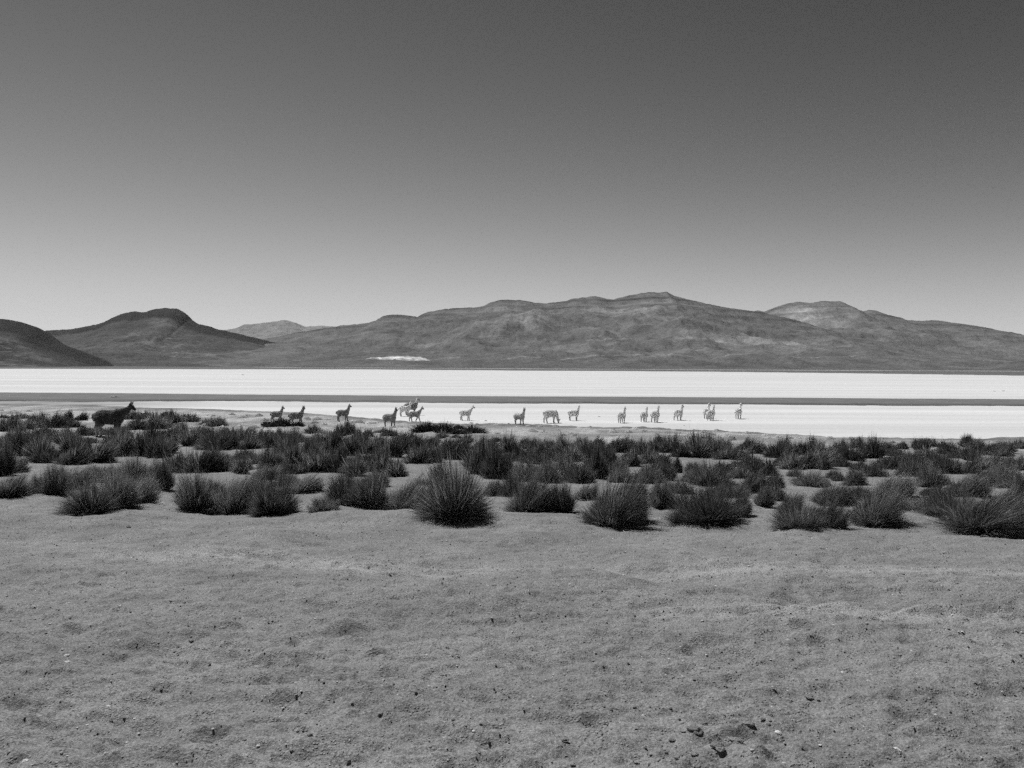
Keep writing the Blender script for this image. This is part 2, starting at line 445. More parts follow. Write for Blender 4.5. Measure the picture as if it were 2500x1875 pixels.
# ------------------------------------------------------------------ hills
def hill(name, label, prof, y_ridge, y_base, y_back, tone, seed, rel=0.16, power=1.5, cap=None, ncol=500, nrow=110, patches=(), bumps=(), mat=M_HILL, strata=0.0, rough=1.0, jag=1.0, marks=(), specks=()):
    pxs = np.array([q[0] for q in prof], float); pys = np.array([q[1] for q in prof], float)
    u = np.linspace(pxs[0], pxs[-1], ncol)
    py = np.interp(u, pxs, pys)
    ker = np.array([1, 2, 1]) / 4.0
    if not cap: py = np.concatenate([[py[0]], np.convolve(py, ker, 'valid'), [py[-1]]])
    d = ray(u, py)
    H = CAM_H + d[:, 2] / d[:, 1] * y_ridge
    H = H + y_ridge / LENS_PX * jag * (1.6 * fbm(u / 16.0, 0.4, 3, seed + 31) + 1.3 * (ridged(u / 7.0, 0.9, 2, seed + 33) - 0.6))
    ux = d[:, 0] / d[:, 1]
    n_front = int(nrow * 0.82)
    s = np.concatenate([np.linspace(0, 1, n_front) ** 1.25, 1 + np.linspace(0, 1, nrow - n_front + 1)[1:]])
    Y = np.where(s <= 1, y_base + (y_ridge - y_base) * s, y_ridge + (y_back - y_ridge) * (s - 1))
    YY = np.repeat(Y[:, None], ncol, 1); S = np.repeat(s[:, None], ncol, 1)
    XX = ux[None, :] * (0.35 * y_ridge + 0.65 * YY)
    HH = np.repeat(H[None, :], nrow, 0)
    # spurs and gullies bend the foot of the slope in and out
    warp = 0.5 * fbm(XX / (0.16 * y_ridge), YY / (0.30 * y_ridge), 3, seed)
    g = np.where(S <= 1, np.clip(S + warp * S * (1 - S) * 0.9, 0, 1) ** power, 1 - sstep(0, 1, S - 1) * 1.05)
    Z = HH * g - 2
    env = (S * (1 - S) * 4).clip(0, 1) * (S <= 1)
    er = ridged(XX / (0.055 * y_ridge), YY / (0.11 * y_ridge), 4, seed + 3) - 0.6
    er2 = fbm(XX / (0.012 * y_ridge), YY / (0.02 * y_ridge), 4, seed + 5)
    hm = max(H.max(), 20)
    Z += env * hm * rel * (er + 0.26 * rough * er2) * np.clip(HH / hm, 0.1, 1)
    gul = ridged((XX / YY * LENS_PX + 70 * fbm(S * 2.2, XX / YY * 9 + 1.7, 3, seed + 14)) / 24.0, S * 3.5 + 3, 3, seed + 13) - 0.62
    Z += (S * (1 - S) * 4).clip(0, 1) * (S <= 1) * hm * rel * 0.07 * gul * np.clip(HH / hm, 0.1, 1)
    tn = np.full_like(Z, tone)
    UA = 1250 + LENS_PX * XX / YY
    tn *= 1 + 0.18 * fbm(XX / (0.09 * y_ridge), YY / (0.14 * y_ridge), 4, seed + 9)
    if strata:
        band = np.sin((Z / hm) * 46 + 2.0 * fbm(XX / (0.2 * y_ridge), YY * 0, 2, seed + 11))
        top = sstep(0.60, 0.9, g) * (S < 1.02)
        Z += top * strata * hm * 0.009 * band * (S < 0.985)
        tn *= 1 - top * strata * 0.42 * sstep(0.2, 0.9, band) * (0.6 + 0.8 * vnoise(XX / (0.02 * y_ridge), Z / (0.01 * y_ridge), seed))
    if cap:
        c = sstep(cap[0], cap[1], g + 0.08 * er2) * (S < 1.2)
        tn *= 1 - (1 - cap[2]) * c
    # image-independent patches: given by where they lie on the slope
    for (bu, bs, ru, rs, hgt) in bumps:
        q = ((UA - bu) / ru) ** 2 + ((S - bs) / rs) ** 2
        Z += hgt * hm * np.exp(-q)
    for (pu, ps, ru, rs, k) in patches:
        q = ((UA - pu) / ru) ** 2 + ((S - ps) / rs) ** 2
        w = np.exp(-q * (1 + 0.7 * er2)) * (0.6 + 0.8 * vnoise(XX / (0.006 * y_ridge), YY / (0.012 * y_ridge), seed + 21))
        tn *= 1 + 1.35 * (k - 1) * w.clip(0, 1)
    for (pu, ps, ru, rs, k) in specks:       # bare stony spots between the scrub
        w = np.exp(-((UA - pu) / ru) ** 2 - ((S - ps) / rs) ** 2)
        sp = vnoise(XX / (0.0042 * y_ridge), YY / (0.012 * y_ridge), seed + 41) * 0.65 + 0.35 * vnoise(XX / (0.0018 * y_ridge), YY / (0.006 * y_ridge), seed + 43)
        tn = tn + k * w * sstep(0.60, 0.74, sp + 0.10 * (w - 0.7))
    for (pts, val) in marks:                 # bare scars and tracks: (photo column, slope fraction, half height)
        cs = np.interp(UA, [q[0] for q in pts], [q[1] for q in pts]) + 0.004 * fbm(UA * 0.05, 0.4, 3, 131)
        hs = np.interp(UA, [q[0] for q in pts], [q[2] for q in pts]) * (1 + 0.5 * fbm(UA * 0.07, 0.9, 3, 133))
        inside = (UA > pts[0][0]) & (UA < pts[-1][0])
        m = (1 - sstep(0.75, 1.2, np.abs(S - cs + 0.004 * er2) / np.maximum(hs, 1e-4))) * inside
        m = m * (0.35 + 0.65 * sstep(0.28, 0.55, vnoise(UA * 0.11, S * 160, seed + 51)))
        tn = tn * (1 - m) + val * m
    f, sz = grid_faces(nrow, ncol)
    o = link(name, mesh_from(name, np.stack([XX, YY, Z], -1).reshape(-1, 3), f, sz, tn.clip(0.01, 0.6).ravel(), True), mat)
    tag(o, label=label, kind='structure')
    return o, (u, s, XX, YY, Z)

P_NEAR = [(-1500, 900), (-1200, 860), (-800, 800), (-300, 772), (0, 776), (24, 778), (53, 784), (81, 794), (100, 804.6), (110, 815), (134, 833), (183, 853), (228, 874), (264, 888), (297, 897), (320, 902)]
P_BUTTE = [(-700, 890), (-300, 835), (0, 813), (106, 806.6), (171, 802.6), (240, 790), (264, 780), (285, 769), (301, 763), (325, 758.6), (346, 760.7), (358, 759), (374, 755), (399, 750.5), (431, 751), (443, 757), (452, 764), (458, 770), (462, 778), (488, 790), (541, 804.6), (635, 826), (732, 853), (814, 876), (875, 890), (920, 899)]
P_PALE = [(300, 870), (450, 828), (500, 815), (543, 806), (578, 801), (594, 793), (626, 789), (659, 786), (687, 781.4), (708, 783.4), (728, 790), (744, 796.5), (785, 794), (818, 796), (900, 812), (1000, 850), (1100, 880)]
P_MAIN = [(480, 880), (560, 852), (647, 826), (732, 810.7), (800, 798.5), (841, 793), (898, 788), (918, 783.4), (938, 774), (955, 771), (995, 771), (1020, 774), (1026, 768), (1048, 760.6), (1085, 753.7), (1166, 749), (1182, 745.6), (1195, 737.5), (1215, 732.6), (1239, 730.5), (1280, 732.6), (1304, 738), (1333, 739.5), (1370, 735), (1388, 732), (1394, 729), (1422, 725), (1455, 722.4), (1483, 729), (1500, 730), (1532, 721), (1557, 716), (1585, 712), (1618, 714), (1626, 711.5), (1638, 718), (1667, 727), (1722, 740), (1783, 751.7), (1844, 760), (1925, 776), (2007, 800.5), (2088, 821), (2170, 839), (2251, 853), (2373, 874), (2495, 888), (2700, 899)]
P_RIGHT = [(1500, 830), (1650, 790), (1800, 775), (1835, 762), (1850, 757), (1864, 760.6), (1885, 751.7), (1913, 743.6), (1946, 735.4), (1978, 739.5), (2007, 734), (2052, 735.5), (2072, 743), (2096, 756.6), (2108, 759), (2121, 755), (2137, 756.6), (2161, 766), (2222, 782), (2251, 783.4), (2275, 781), (2300, 783.4), (2353, 790), (2397, 797), (2442, 806.6), (2500, 819.7), (2700, 850), (3000, 880), (3300, 897)]
P_FOOT = [(2380, 905), (2420, 897), (2460, 885), (2500, 876), (2600, 862), (2800, 850), (3100, 880), (3300, 905)]

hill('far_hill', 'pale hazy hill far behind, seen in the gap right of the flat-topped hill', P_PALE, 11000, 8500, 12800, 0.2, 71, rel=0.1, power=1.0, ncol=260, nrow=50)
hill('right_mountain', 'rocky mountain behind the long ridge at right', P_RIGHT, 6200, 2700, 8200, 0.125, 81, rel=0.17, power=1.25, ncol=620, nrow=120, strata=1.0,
     patches=[(1960, 0.80, 70, 0.16, 1.9), (2080, 0.86, 40, 0.08, 1.4), (2200, 0.78, 90, 0.03, 1.35), (2000, 0.55, 120, 0.1, 1.3)])
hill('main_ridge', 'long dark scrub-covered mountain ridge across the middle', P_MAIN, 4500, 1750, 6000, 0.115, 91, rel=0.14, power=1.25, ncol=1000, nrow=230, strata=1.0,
     marks=[([(893, 0.125, 0.002), (925, 0.14, 0.012), (960, 0.155, 0.026), (985, 0.148, 0.032), (1010, 0.152, 0.032), (1040, 0.147, 0.026), (1052, 0.145, 0.012)], 0.62),
            ([(1052, 0.15, 0.004), (1160, 0.135, 0.004)], 0.2), ([(1240, 0.105, 0.004), (1280, 0.115, 0.005), (1390, 0.15, 0.005), (1480, 0.16, 0.005), (1600, 0.185, 0.005), (1700, 0.175, 0.004)], 0.2),
            ([(1370, 0.31, 0.005), (1430, 0.34, 0.005), (1500, 0.36, 0.005), (1550, 0.40, 0.005)], 0.19), ([(1740, 0.16, 0.004), (1900, 0.17, 0.004), (2100, 0.19, 0.004)], 0.19), ([(825, 0.19, 0.003), (880, 0.23, 0.005)], 0.19)],
     bumps=[(1310, 0.60, 45, 0.10, 0.09), (1240, 0.58, 30, 0.06, 0.05), (1570, 0.62, 70, 0.10, 0.07), (1180, 0.45, 90, 0.10, 0.05), (1430, 0.42, 60, 0.06, 0.04), (1750, 0.45, 150, 0.08, 0.05), (960, 0.95, 50, 0.06, 0.03)],
     patches=[(1300, 0.57, 45, 0.07, 1.8), (1200, 0.50, 60, 0.07, 1.6), (1570, 0.68, 60, 0.08, 1.8), (1480, 0.80, 60, 0.07, 1.6), (1460, 0.50, 60, 0.05, 1.6),
              (1640, 0.55, 70, 0.05, 1.5), (1180, 0.80, 70, 0.04, 1.4), (1700, 0.36, 130, 0.06, 1.45), (1880, 0.34, 150, 0.06, 1.5), (1650, 0.86, 90, 0.05, 1.3), (930, 0.74, 40, 0.07, 1.3),
              (1400, 0.28, 130, 0.025, 1.35), (1020, 0.42, 70, 0.03, 1.3), (1620, 0.22, 160, 0.02, 1.4), (2000, 0.25, 200, 0.025, 1.3)])
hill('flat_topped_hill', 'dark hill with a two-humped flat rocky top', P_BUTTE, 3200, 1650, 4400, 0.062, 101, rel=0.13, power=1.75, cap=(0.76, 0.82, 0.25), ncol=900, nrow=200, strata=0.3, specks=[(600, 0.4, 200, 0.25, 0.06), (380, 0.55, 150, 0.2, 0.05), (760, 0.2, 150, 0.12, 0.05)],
     patches=[(390, 0.80, 26, 0.05, 1.9), (330, 0.62, 90, 0.06, 1.4), (560, 0.45, 120, 0.10, 1.5), (680, 0.35, 110, 0.08, 1.5), (480, 0.25, 160, 0.05, 1.5), (230, 0.4, 60, 0.1, 1.3)])
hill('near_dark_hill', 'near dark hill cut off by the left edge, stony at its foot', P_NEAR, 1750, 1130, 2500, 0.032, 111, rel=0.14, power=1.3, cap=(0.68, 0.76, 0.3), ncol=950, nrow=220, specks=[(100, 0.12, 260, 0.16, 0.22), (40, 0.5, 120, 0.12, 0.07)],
     patches=[(30, 0.62, 60, 0.06, 2.2), (90, 0.5, 50, 0.05, 1.9), (40, 0.22, 140, 0.05, 2.0), (60, 0.06, 160, 0.06, 3.0)])
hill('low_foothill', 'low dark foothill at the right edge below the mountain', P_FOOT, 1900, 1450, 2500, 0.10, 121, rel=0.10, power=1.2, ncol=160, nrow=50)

# ------------------------------------------------------------------ grass tussocks
def tussock_mesh(name, nb, seed, kind='dome', bw=0.008, straw=0.16, tone=(0.05, 0.16), ncent=5):
    r = np.random.default_rng(seed)
    cent_r = {'dome': 0.17, 'up': 0.13, 'wide': 0.26, 'lean': 0.18, 'bush': 0.26}[kind]
    tmax = {'dome': 1.34, 'up': 0.95, 'wide': 1.4, 'lean': 1.3, 'bush': 1.2}[kind]
    lean = {'dome': 0.06, 'up': 0.08, 'wide': 0.05, 'lean': 0.42, 'bush': 0.0}[kind]
    ca = r.uniform(0, 2 * math.pi, ncent); cr = cent_r * np.sqrt(r.uniform(0, 1, ncent))
    cx, cy = cr * np.cos(ca), cr * np.sin(ca)
    hs = r.uniform(0.68, 1.05, ncent); hs[0] = 1.05
    cx[0] *= 0.4; cy[0] *= 0.4
    ci = r.integers(0, ncent, nb)
    phi = r.uniform(0, 2 * math.pi, nb)
    br = 0.13 * np.sqrt(r.uniform(0, 1, nb))
    bx = cx[ci] + br * np.cos(phi); by = cy[ci] + br * np.sin(phi)
    nl = ncent * 16                          # locks of blades that bend together
    lphi = r.uniform(0, 2 * math.pi, nl); lth = tmax * np.power(r.uniform(0, 1, nl), 0.8)
    llen = r.uniform(0.72, 1.12, nl); ltone = np.exp(r.normal(0, 0.45, nl))
    li = r.integers(0, 16, nb) * ncent + ci
    loose = r.uniform(0, 1, nb) < 0.30
    out = np.where(loose, phi + r.normal(0, 0.35, nb), lphi[li] + r.normal(0, 0.16, nb))
    th = np.where(loose, tmax * np.power(r.uniform(0, 1, nb), 0.75), np.abs(lth[li] + r.normal(0, 0.10, nb)))
    bx = cx[ci] + br * np.cos(out) ; by = cy[ci] + br * np.sin(out)
    half = 0.5 - 0.42 * cent_r
    L = 1 / np.sqrt((np.cos(th) / hs[ci]) ** 2 + (np.sin(th) / (half * 1.15)) ** 2)
    L *= r.uniform(0.66, 1.08, nb) * np.where(loose, 0.95, llen[li]) * (0.9 + 0.3 * vnoise(out * 1.5 + ci * 5.1, th * 2.0, seed))
    L = np.where(r.uniform(0, 1, nb) < 0.05, L * 1.15, L)
    dr = r.uniform(0.1, 0.5, nb) * np.sin(th) + r.uniform(0, 0.12, nb)
    ox, oy = np.cos(out), np.sin(out)
    nseg = 3
    tt = np.array([0, 0.4, 0.75, 1.0])
    P = []
    for t in tt:
        x = bx + L * (np.sin(th) * ox * t + 0.22 * dr * ox * t * t)
        y = by + L * (np.sin(th) * oy * t + 0.22 * dr * oy * t * t)
        z = L * (np.cos(th) * t - 0.42 * dr * t * t)
        z = np.maximum(z, 0.004)
        x = x + lean * np.power(z, 1.4); 
        P.append(np.stack([x, y, z], -1))
    P = np.stack(P, 1)                      # nb,4,3
    d = P[:, 2] - P[:, 0]
    side = np.cross(d, r.normal(0, 1, (nb, 3)))
    side /= np.linalg.norm(side, axis=1)[:, None] + 1e-9
    w = bw * r.uniform(0.6, 1.3, nb)[:, None]
    a = 0.5 * w * side
    V = np.stack([P[:, 0] - a, P[:, 0] + a, P[:, 1] - a * 0.9, P[:, 1] + a * 0.9, P[:, 2] - a * 0.6, P[:, 2] + a * 0.6, P[:, 3]], 1).reshape(-1, 3)
    base = (np.arange(nb) * 7)[:, None]
    q = np.concatenate([base + np.array([0, 1, 3, 2]), base + np.array([2, 3, 5, 4]), base + np.array([4, 5, 6])], 1)
    flat = q.ravel()
    sizes = np.tile([4, 4, 3], nb)
    tn = np.exp(r.uniform(math.log(tone[0]), math.log(tone[1]), nb))
    tn = tn * ltone[li]
    tn = np.where(r.uniform(0, 1, nb) < straw, r.uniform(0.2, 0.5, nb), tn)
    V[:, 2] -= 0.02
    return mesh_from(name, V, flat, sizes, np.repeat(tn, 7))

def stalk_mesh(name, nb, seed, bw=0.006, lean=0.1):
    return tussock_mesh(name, nb, seed, 'dome', bw, 1.0, ncent=4)

HI = {'dome': [tussock_mesh('tussock_blades', 8400, 200 + i, 'dome', 0.00527, 0.26) for i in range(4)],
      'up': [tussock_mesh('tussock_blades', 7200, 220 + i, 'up', 0.00589, 0.26) for i in range(3)],
      'wide': [tussock_mesh('tussock_blades', 11200, 240 + i, 'wide', 0.00403, 0.3, ncent=8) for i in range(3)],
      'lean': [tussock_mesh('tussock_blades', 8400, 260 + i, 'lean', 0.00527, 0.3, ncent=6) for i in range(3)]}
LO = {'dome': [tussock_mesh('tussock_blades', 3000, 300 + i, 'dome', 0.0145, 0.24) for i in range(5)],
      'up': [tussock_mesh('tussock_blades', 2600, 320 + i, 'up', 0.016, 0.22) for i in range(4)],
      'wide': [tussock_mesh('tussock_blades', 3800, 340 + i, 'wide', 0.012, 0.17, ncent=8) for i in range(3)],
      'lean': [tussock_mesh('tussock_blades', 3000, 360 + i, 'lean', 0.0145, 0.2, ncent=6) for i in range(2)],
      'bush': [tussock_mesh('shrub_twigs', 2600, 380 + i, 'bush', 0.022, 0.03, (0.02, 0.05), ncent=14) for i in range(3)]}
STALKS = [stalk_mesh('dry_stalks', 420, 400 + i, 0.005) for i in range(3)]
for grp in (HI, LO):
    for k, lst in grp.items():
        for me in lst: me.materials.append(M_GRASS)
for me in STALKS: me.materials.append(M_STRAW)

T1 = [(40,110,120,60),(280,115,170,55),(70,290,200,140),(180,290,180,130),(330,260,160,140),(420,240,190,110),(540,235,170,75),(680,235,200,75),(760,235,150,110),(880,150,110,40),(920,235,160,130),(1040,140,110,50),(1160,110,80,80),(1165,305,140,150),(1050,330,140,225),(1180,430,150,350),(1695,130,170,20),(1880,115,130,35),(2010,260,200,80),(2140,240,160,100),(1600,250,180,135),(1780,270,190,130),(1300,330,200,220),(1440,330,180,230),(1560,350,200,240),
(110,480,220,310),(260,590,230,260),(430,480,260,240),(600,430,200,240),(520,600,240,380),(840,440,230,270),(600,680,300,510),(930,560,220,330),(1040,550,180,350),(925,710,260,480),(740,650,120,540),(1250,680,330,430),(1450,560,260,330),(1600,600,260,340),(1750,560,240,330),(1900,600,280,290),(2050,620,240,400),(2170,560,180,380),
(60,860,260,400),(210,825,200,600),(320,710,60,640),
(110,1150,420,880,1),(490,1105,170,850),(720,1130,330,710),(930,1000,260,740),(1180,1380,620,930),(1250,900,340,700),(1500,920,330,700),(1480,1330,420,850),(1740,1260,420,890,1),(1700,1000,360,600),(1900,1000,300,640),(2080,1060,250,620)]
T2 = [(10,110,100,40),(110,190,190,55),(320,155,200,65),(560,195,110,130),(680,210,180,95),(200,380,230,200),(60,440,250,250),(340,470,200,290),(540,400,230,230),(680,515,330,300),(800,510,220,330),(780,320,110,235),(960,390,260,260),(1080,350,140,250),(1090,510,210,370),(940,490,80,410),(1220,470,200,275),(1370,490,210,320),(1500,420,230,270),(1640,430,220,290),(1770,420,160,320),(1580,560,260,330),
(1330,220,110,170,'s'),(1430,225,150,150,'s'),(1530,220,150,130,'s'),(1720,220,130,160,'s'),(1940,315,150,215),
(2060,420,240,280),(1980,520,220,380),(2110,540,200,380),(1900,650,280,450),(1650,690,230,480),(1930,800,300,560),(1640,820,300,680),
(1040,640,200,510),(1180,700,200,570),(970,830,180,640),(1060,790,140,660),(1380,760,260,540),(830,700,120,600),(700,800,280,560),(480,820,340,540),(250,800,360,560),(1280,900,250,700),
(380,1310,480,800),(860,1295,480,820),(620,1150,260,900),(1450,1350,480,830),(1790,1075,340,850,1),(2020,1360,300,1150),(1120,1080,200,830),(2140,760,180,560),(1560,1000,260,790)]
T3 = [(150,340,120,220),(280,335,160,200),(520,345,110,270),(635,310,80,260),(720,300,100,240),(800,350,140,265),(740,350,70,310),(1265,300,220,185,'s'),(1500,310,210,185,'s'),(1690,250,100,195,'s'),(1660,315,190,250,'s'),(1870,310,240,215,'s'),
(250,440,110,370),(390,420,150,300),(60,560,230,300),(180,540,150,400),(330,600,260,380),(530,560,260,370),(680,560,230,380),(800,620,220,370),(950,560,220,370),(990,400,60,300),(1120,520,190,340),(1290,480,180,360),(1480,370,150,280),(1380,430,150,340),(1150,700,240,480),(1340,680,190,480),(1600,640,320,380),(1500,560,220,400),(1650,380,90,330),(1800,430,120,340),(1990,520,200,380),(2180,420,90,370),(1950,840,280,490),(2130,880,260,500),(2100,600,240,430),
(130,800,280,580),(540,790,330,560),(880,850,240,620),(700,800,220,600),(330,850,240,640),
(220,1260,400,760),(560,1290,430,800),(960,1300,480,920,1),(430,1280,340,900),(1230,980,160,880),(1420,960,180,700),(1640,1440,720,700),(2160,1080,170,880),(40,1320,130,1180),(660,1000,260,780)]
T4 = [(70,310,70,260),(230,440,200,220),(390,380,110,260),(40,430,110,310),(530,400,180,280),(640,470,220,320),(770,370,160,290),(920,450,160,270),(1090,400,160,290),(1200,420,200,270),(1330,390,160,265),(1260,520,240,350),(1400,480,180,350),(1580,440,190,265),(1690,440,120,320),(1760,400,170,270),(1920,470,160,290),(2060,440,130,300),(2140,380,150,265),(1000,560,240,380),(800,560,260,400),(560,590,260,430),(380,560,260,390),(200,560,260,440),(120,780,340,440),(440,820,320,500),(700,850,320,520),(960,800,300,480),(1170,860,280,560),(1340,780,260,460),(1500,640,230,390),(1560,760,240,540),(1800,620,200,430),(1980,850,300,580),(2000,600,200,440),(2090,560,140,450),(1660,840,260,600),
(40,970,190,780),(430,1230,480,740),(250,1000,260,680),(900,1210,330,820),(1520,1380,620,760),(1800,1150,260,850),(1700,1300,420,900,1),(1200,1080,220,850),(1910,1030,120,820),(2170,1180,260,800),(660,1130,240,900)]
T5 = [(30,400,120,260),(190,450,210,250),(330,510,200,350),(520,510,280,280),(690,480,180,280),(800,510,200,290),(880,440,150,290),(980,540,270,370),(1160,420,160,280),(1260,460,170,300),(1390,430,90,340),(1560,520,230,340),(1660,440,160,290),(1770,520,150,340),(1890,480,140,350),(2060,480,220,310),(1760,670,230,480),(2000,660,330,430),(1900,660,220,470),(2160,680,120,500),(1600,620,120,500),
(280,700,110,530),(490,740,160,590),(440,820,180,640),(700,885,400,600),(850,760,220,600),(1070,640,190,560),(1090,790,230,640),(1240,640,220,470),(1420,750,220,560),(1200,780,250,560),(1230,950,250,700),(100,800,300,560),(80,640,160,480),(130,1170,330,860),(280,1000,320,800),(650,1330,800,870),(930,1000,400,790),(1110,1270,240,980),(350,1290,180,1210),(1540,900,180,660),(1540,1080,290,830),(1400,1180,240,900),(1780,760,130,660),(1980,870,330,670),(2130,860,140,740),(1850,1420,620,1090),(1720,1250,240,1000),(2000,1400,400,1150,1),(1360,900,110,850),(2160,1100,260,900)]
T6 = [(410,330,130,230),(220,410,170,280),(350,470,190,330),(490,440,160,310),(600,440,170,240),(740,350,140,260),(850,340,90,290),(910,340,90,265),(800,410,150,320),(1090,350,130,235),(1190,320,130,235),(1370,400,170,270),(980,470,200,370),(1150,420,200,330),(1600,330,110,225),(1700,350,150,240),(1820,400,180,280),(1540,440,200,310),(1900,360,140,260),(2030,380,140,270),(2140,340,150,250),(1980,420,150,310),(1640,460,140,360),
(100,520,220,330),(280,540,150,460),(750,555,200,420),(850,540,120,410),(590,630,210,500),(460,560,160,470),(390,730,180,540),(210,690,120,590),(120,650,120,560),(960,630,180,490),(1100,560,260,420),(1250,500,200,380),(1370,600,240,420),(1480,590,110,490),(1780,560,250,420),(1920,540,180,420),(2080,560,220,430),(2180,560,140,420),(1800,750,260,550),(1990,680,260,500),(1620,600,160,470),(1180,770,230,520),(1310,720,170,610),(1560,850,320,620,1),(1670,850,180,720),(2080,780,260,640),(2180,900,140,620),(1030,725,110,695),
(760,860,300,590),(960,1000,340,860,1),(1070,960,150,800),(420,860,210,700),(330,950,180,820),(570,1160,430,780,1),(100,960,290,730),(100,1190,260,890,1),(1250,1000,260,760),(1420,1100,500,800),(1700,1240,700,900,1),(2000,1120,420,800,1),(1230,860,180,740),(1720,1100,300,900),(640,1000,300,800,1)]
TUFTS = []
for lst, ox, oy, s in ((T1, 0, 1000, 5.267), (T2, 400, 1000, 5.267), (T3, 800, 1000, 5.267), (T4, 1200, 1020, 5.267), (T5, 1600, 1020, 5.267), (T6, 2000, 1020, 4.424)):
    for q in lst:
        TUFTS.append((ox + q[0] / s, oy + q[1] / s, q[2] / s, (q[1] - q[3]) / s, q[4] if len(q) > 4 else 0))
TUFTS.sort(key=lambda q: -q[1])

FRONT_LABELS = {
 224: 'big dark spreading tussock at the left end of the front row', 281: 'tussock grown into the right side of the big left front one', 330: 'leaning tussock at the right end of the big left front clump',
 472: 'left one of two dark fanned front tussocks standing side by side', 563: 'right one of two dark fanned front tussocks standing side by side', 675: 'tall leaning front tussock with a dark shadow, standing by itself left of centre',
 784: 'low tussock at the left foot of the long front clump', 808: 'smallest round tussock of the front row', 842: 'tall rounded tussock at the left end of the long front clump', 882: 'low leaning tussock in the middle of the long front clump',
 906: 'upright tussock rising in the middle of the long front clump', 982: 'windswept tussock at the right end of the long front clump, beside the tallest one', 1111: 'tallest tussock of all, standing free in the front row near the centre',
 1282: 'rounded tussock second to the right of the tallest one', 1325: 'small tussock tucked behind two front ones right of the tallest', 1371: 'narrow pale tussock between two larger rounded ones', 1428: 'small upright tussock behind the big rounded one',
 1489: 'big rounded bright-tipped tussock in the middle of the front row', 1523: 'leaning tussock spilling from the right side of the big rounded one', 1542: 'narrow tussock behind the right side of the big rounded one',
 1612: 'upright tussock touching the left side of the widest fan', 1625: 'rounded tussock at the left edge of the widest fan', 1666: 'tiny flat tuft at the left foot of the widest fan', 1723: 'widest fan-shaped tussock of the front row, pale tipped', 1811: 'narrow upright tussock hugging the right side of the widest fan',
 1866: 'upright rounded tussock in the gap right of the widest fan', 1892: 'round tussock behind the sprawling right clump', 1927: 'rounded tussock in the middle of the sprawling right clump', 1951: 'broad low sprawling tussock right of the widest fan', 1980: 'low leaning tussock at the right end of the sprawling clump',
 2010: 'small wide tussock behind the sprawling clump', 2023: 'tussock standing just right of the sprawling clump', 2075: 'small flat tussock left of the lone leaning one', 2129: 'pale tipped leaning tussock standing alone with a sharp shadow at right', 2145: 'wide tussock right behind the pale leaning one',
 2217: 'low dark windswept tussock between the two large ones at right', 2242: 'small round tussock beside the low windswept one', 2283: 'leaning tussock at the left end of the largest right clump', 2321: 'wide dark tussock forming the left half of the largest right clump',
 2384: 'largest sprawling tussock of the front row, at the far right', 2389: 'low tussock in the middle behind the largest sprawling one', 2452: 'bright windswept tussock at the right end of the largest clump', 2493: 'upright dark tussock cut by the right edge behind the largest clump'}
ZONES = [(180, 'at the left edge'), (330, 'near the dark llama'), (600, 'between the llama and the first alpaca'), (760, 'below the two leading alpacas'), (900, 'below the lone dark-flanked alpaca'),
         (1060, 'below the nearest dark-faced alpaca'), (1200, 'beyond the tallest front tussock'), (1320, 'below the shaggy alpaca'), (1460, 'below the grazing alpaca'), (1640, 'below the side-by-side alpacas'),
         (1830, 'beyond the widest front fan'), (2050, 'beyond the sprawling right clump'), (2300, 'beyond the lone leaning front tussock'), (9999, 'at the right edge')]
def zone(x):
    return next(w for lim, w in ZONES if x < lim)
ORD = ['first', 'second', 'third', 'fourth', 'fifth', 'sixth', 'seventh', 'eighth', 'ninth', 'tenth', 'eleventh', 'twelfth']
def tell_apart(items, plural):
    """items: (object, photo column, what, where); labels each alone by what and where, then by its rank from the left"""
    by = {}
    for it in items: by.setdefault((it[2], it[3]), []).append(it)
    for (what, where), lst in by.items():
        lst.sort(key=lambda q: q[1])
        for k, it in enumerate(lst):
            if len(lst) == 1: it[0]['label'] = '%s %s' % (what, where)
            elif len(lst) == 2: it[0]['label'] = '%s one of two, %s %s' % (('left', 'right')[k], what, where)
            else: it[0]['label'] = '%s from left, %s %s' % (ORD[k] if k else 'first', what, where)
KIND_WORD = {'dome': 'rounded', 'up': 'upright', 'wide': 'spreading', 'lean': 'leaning'}
def side_word(x):
    return ['at the far left', 'left of centre', 'in the centre', 'right of centre', 'at the far right'][min(4, int(x / 500))]

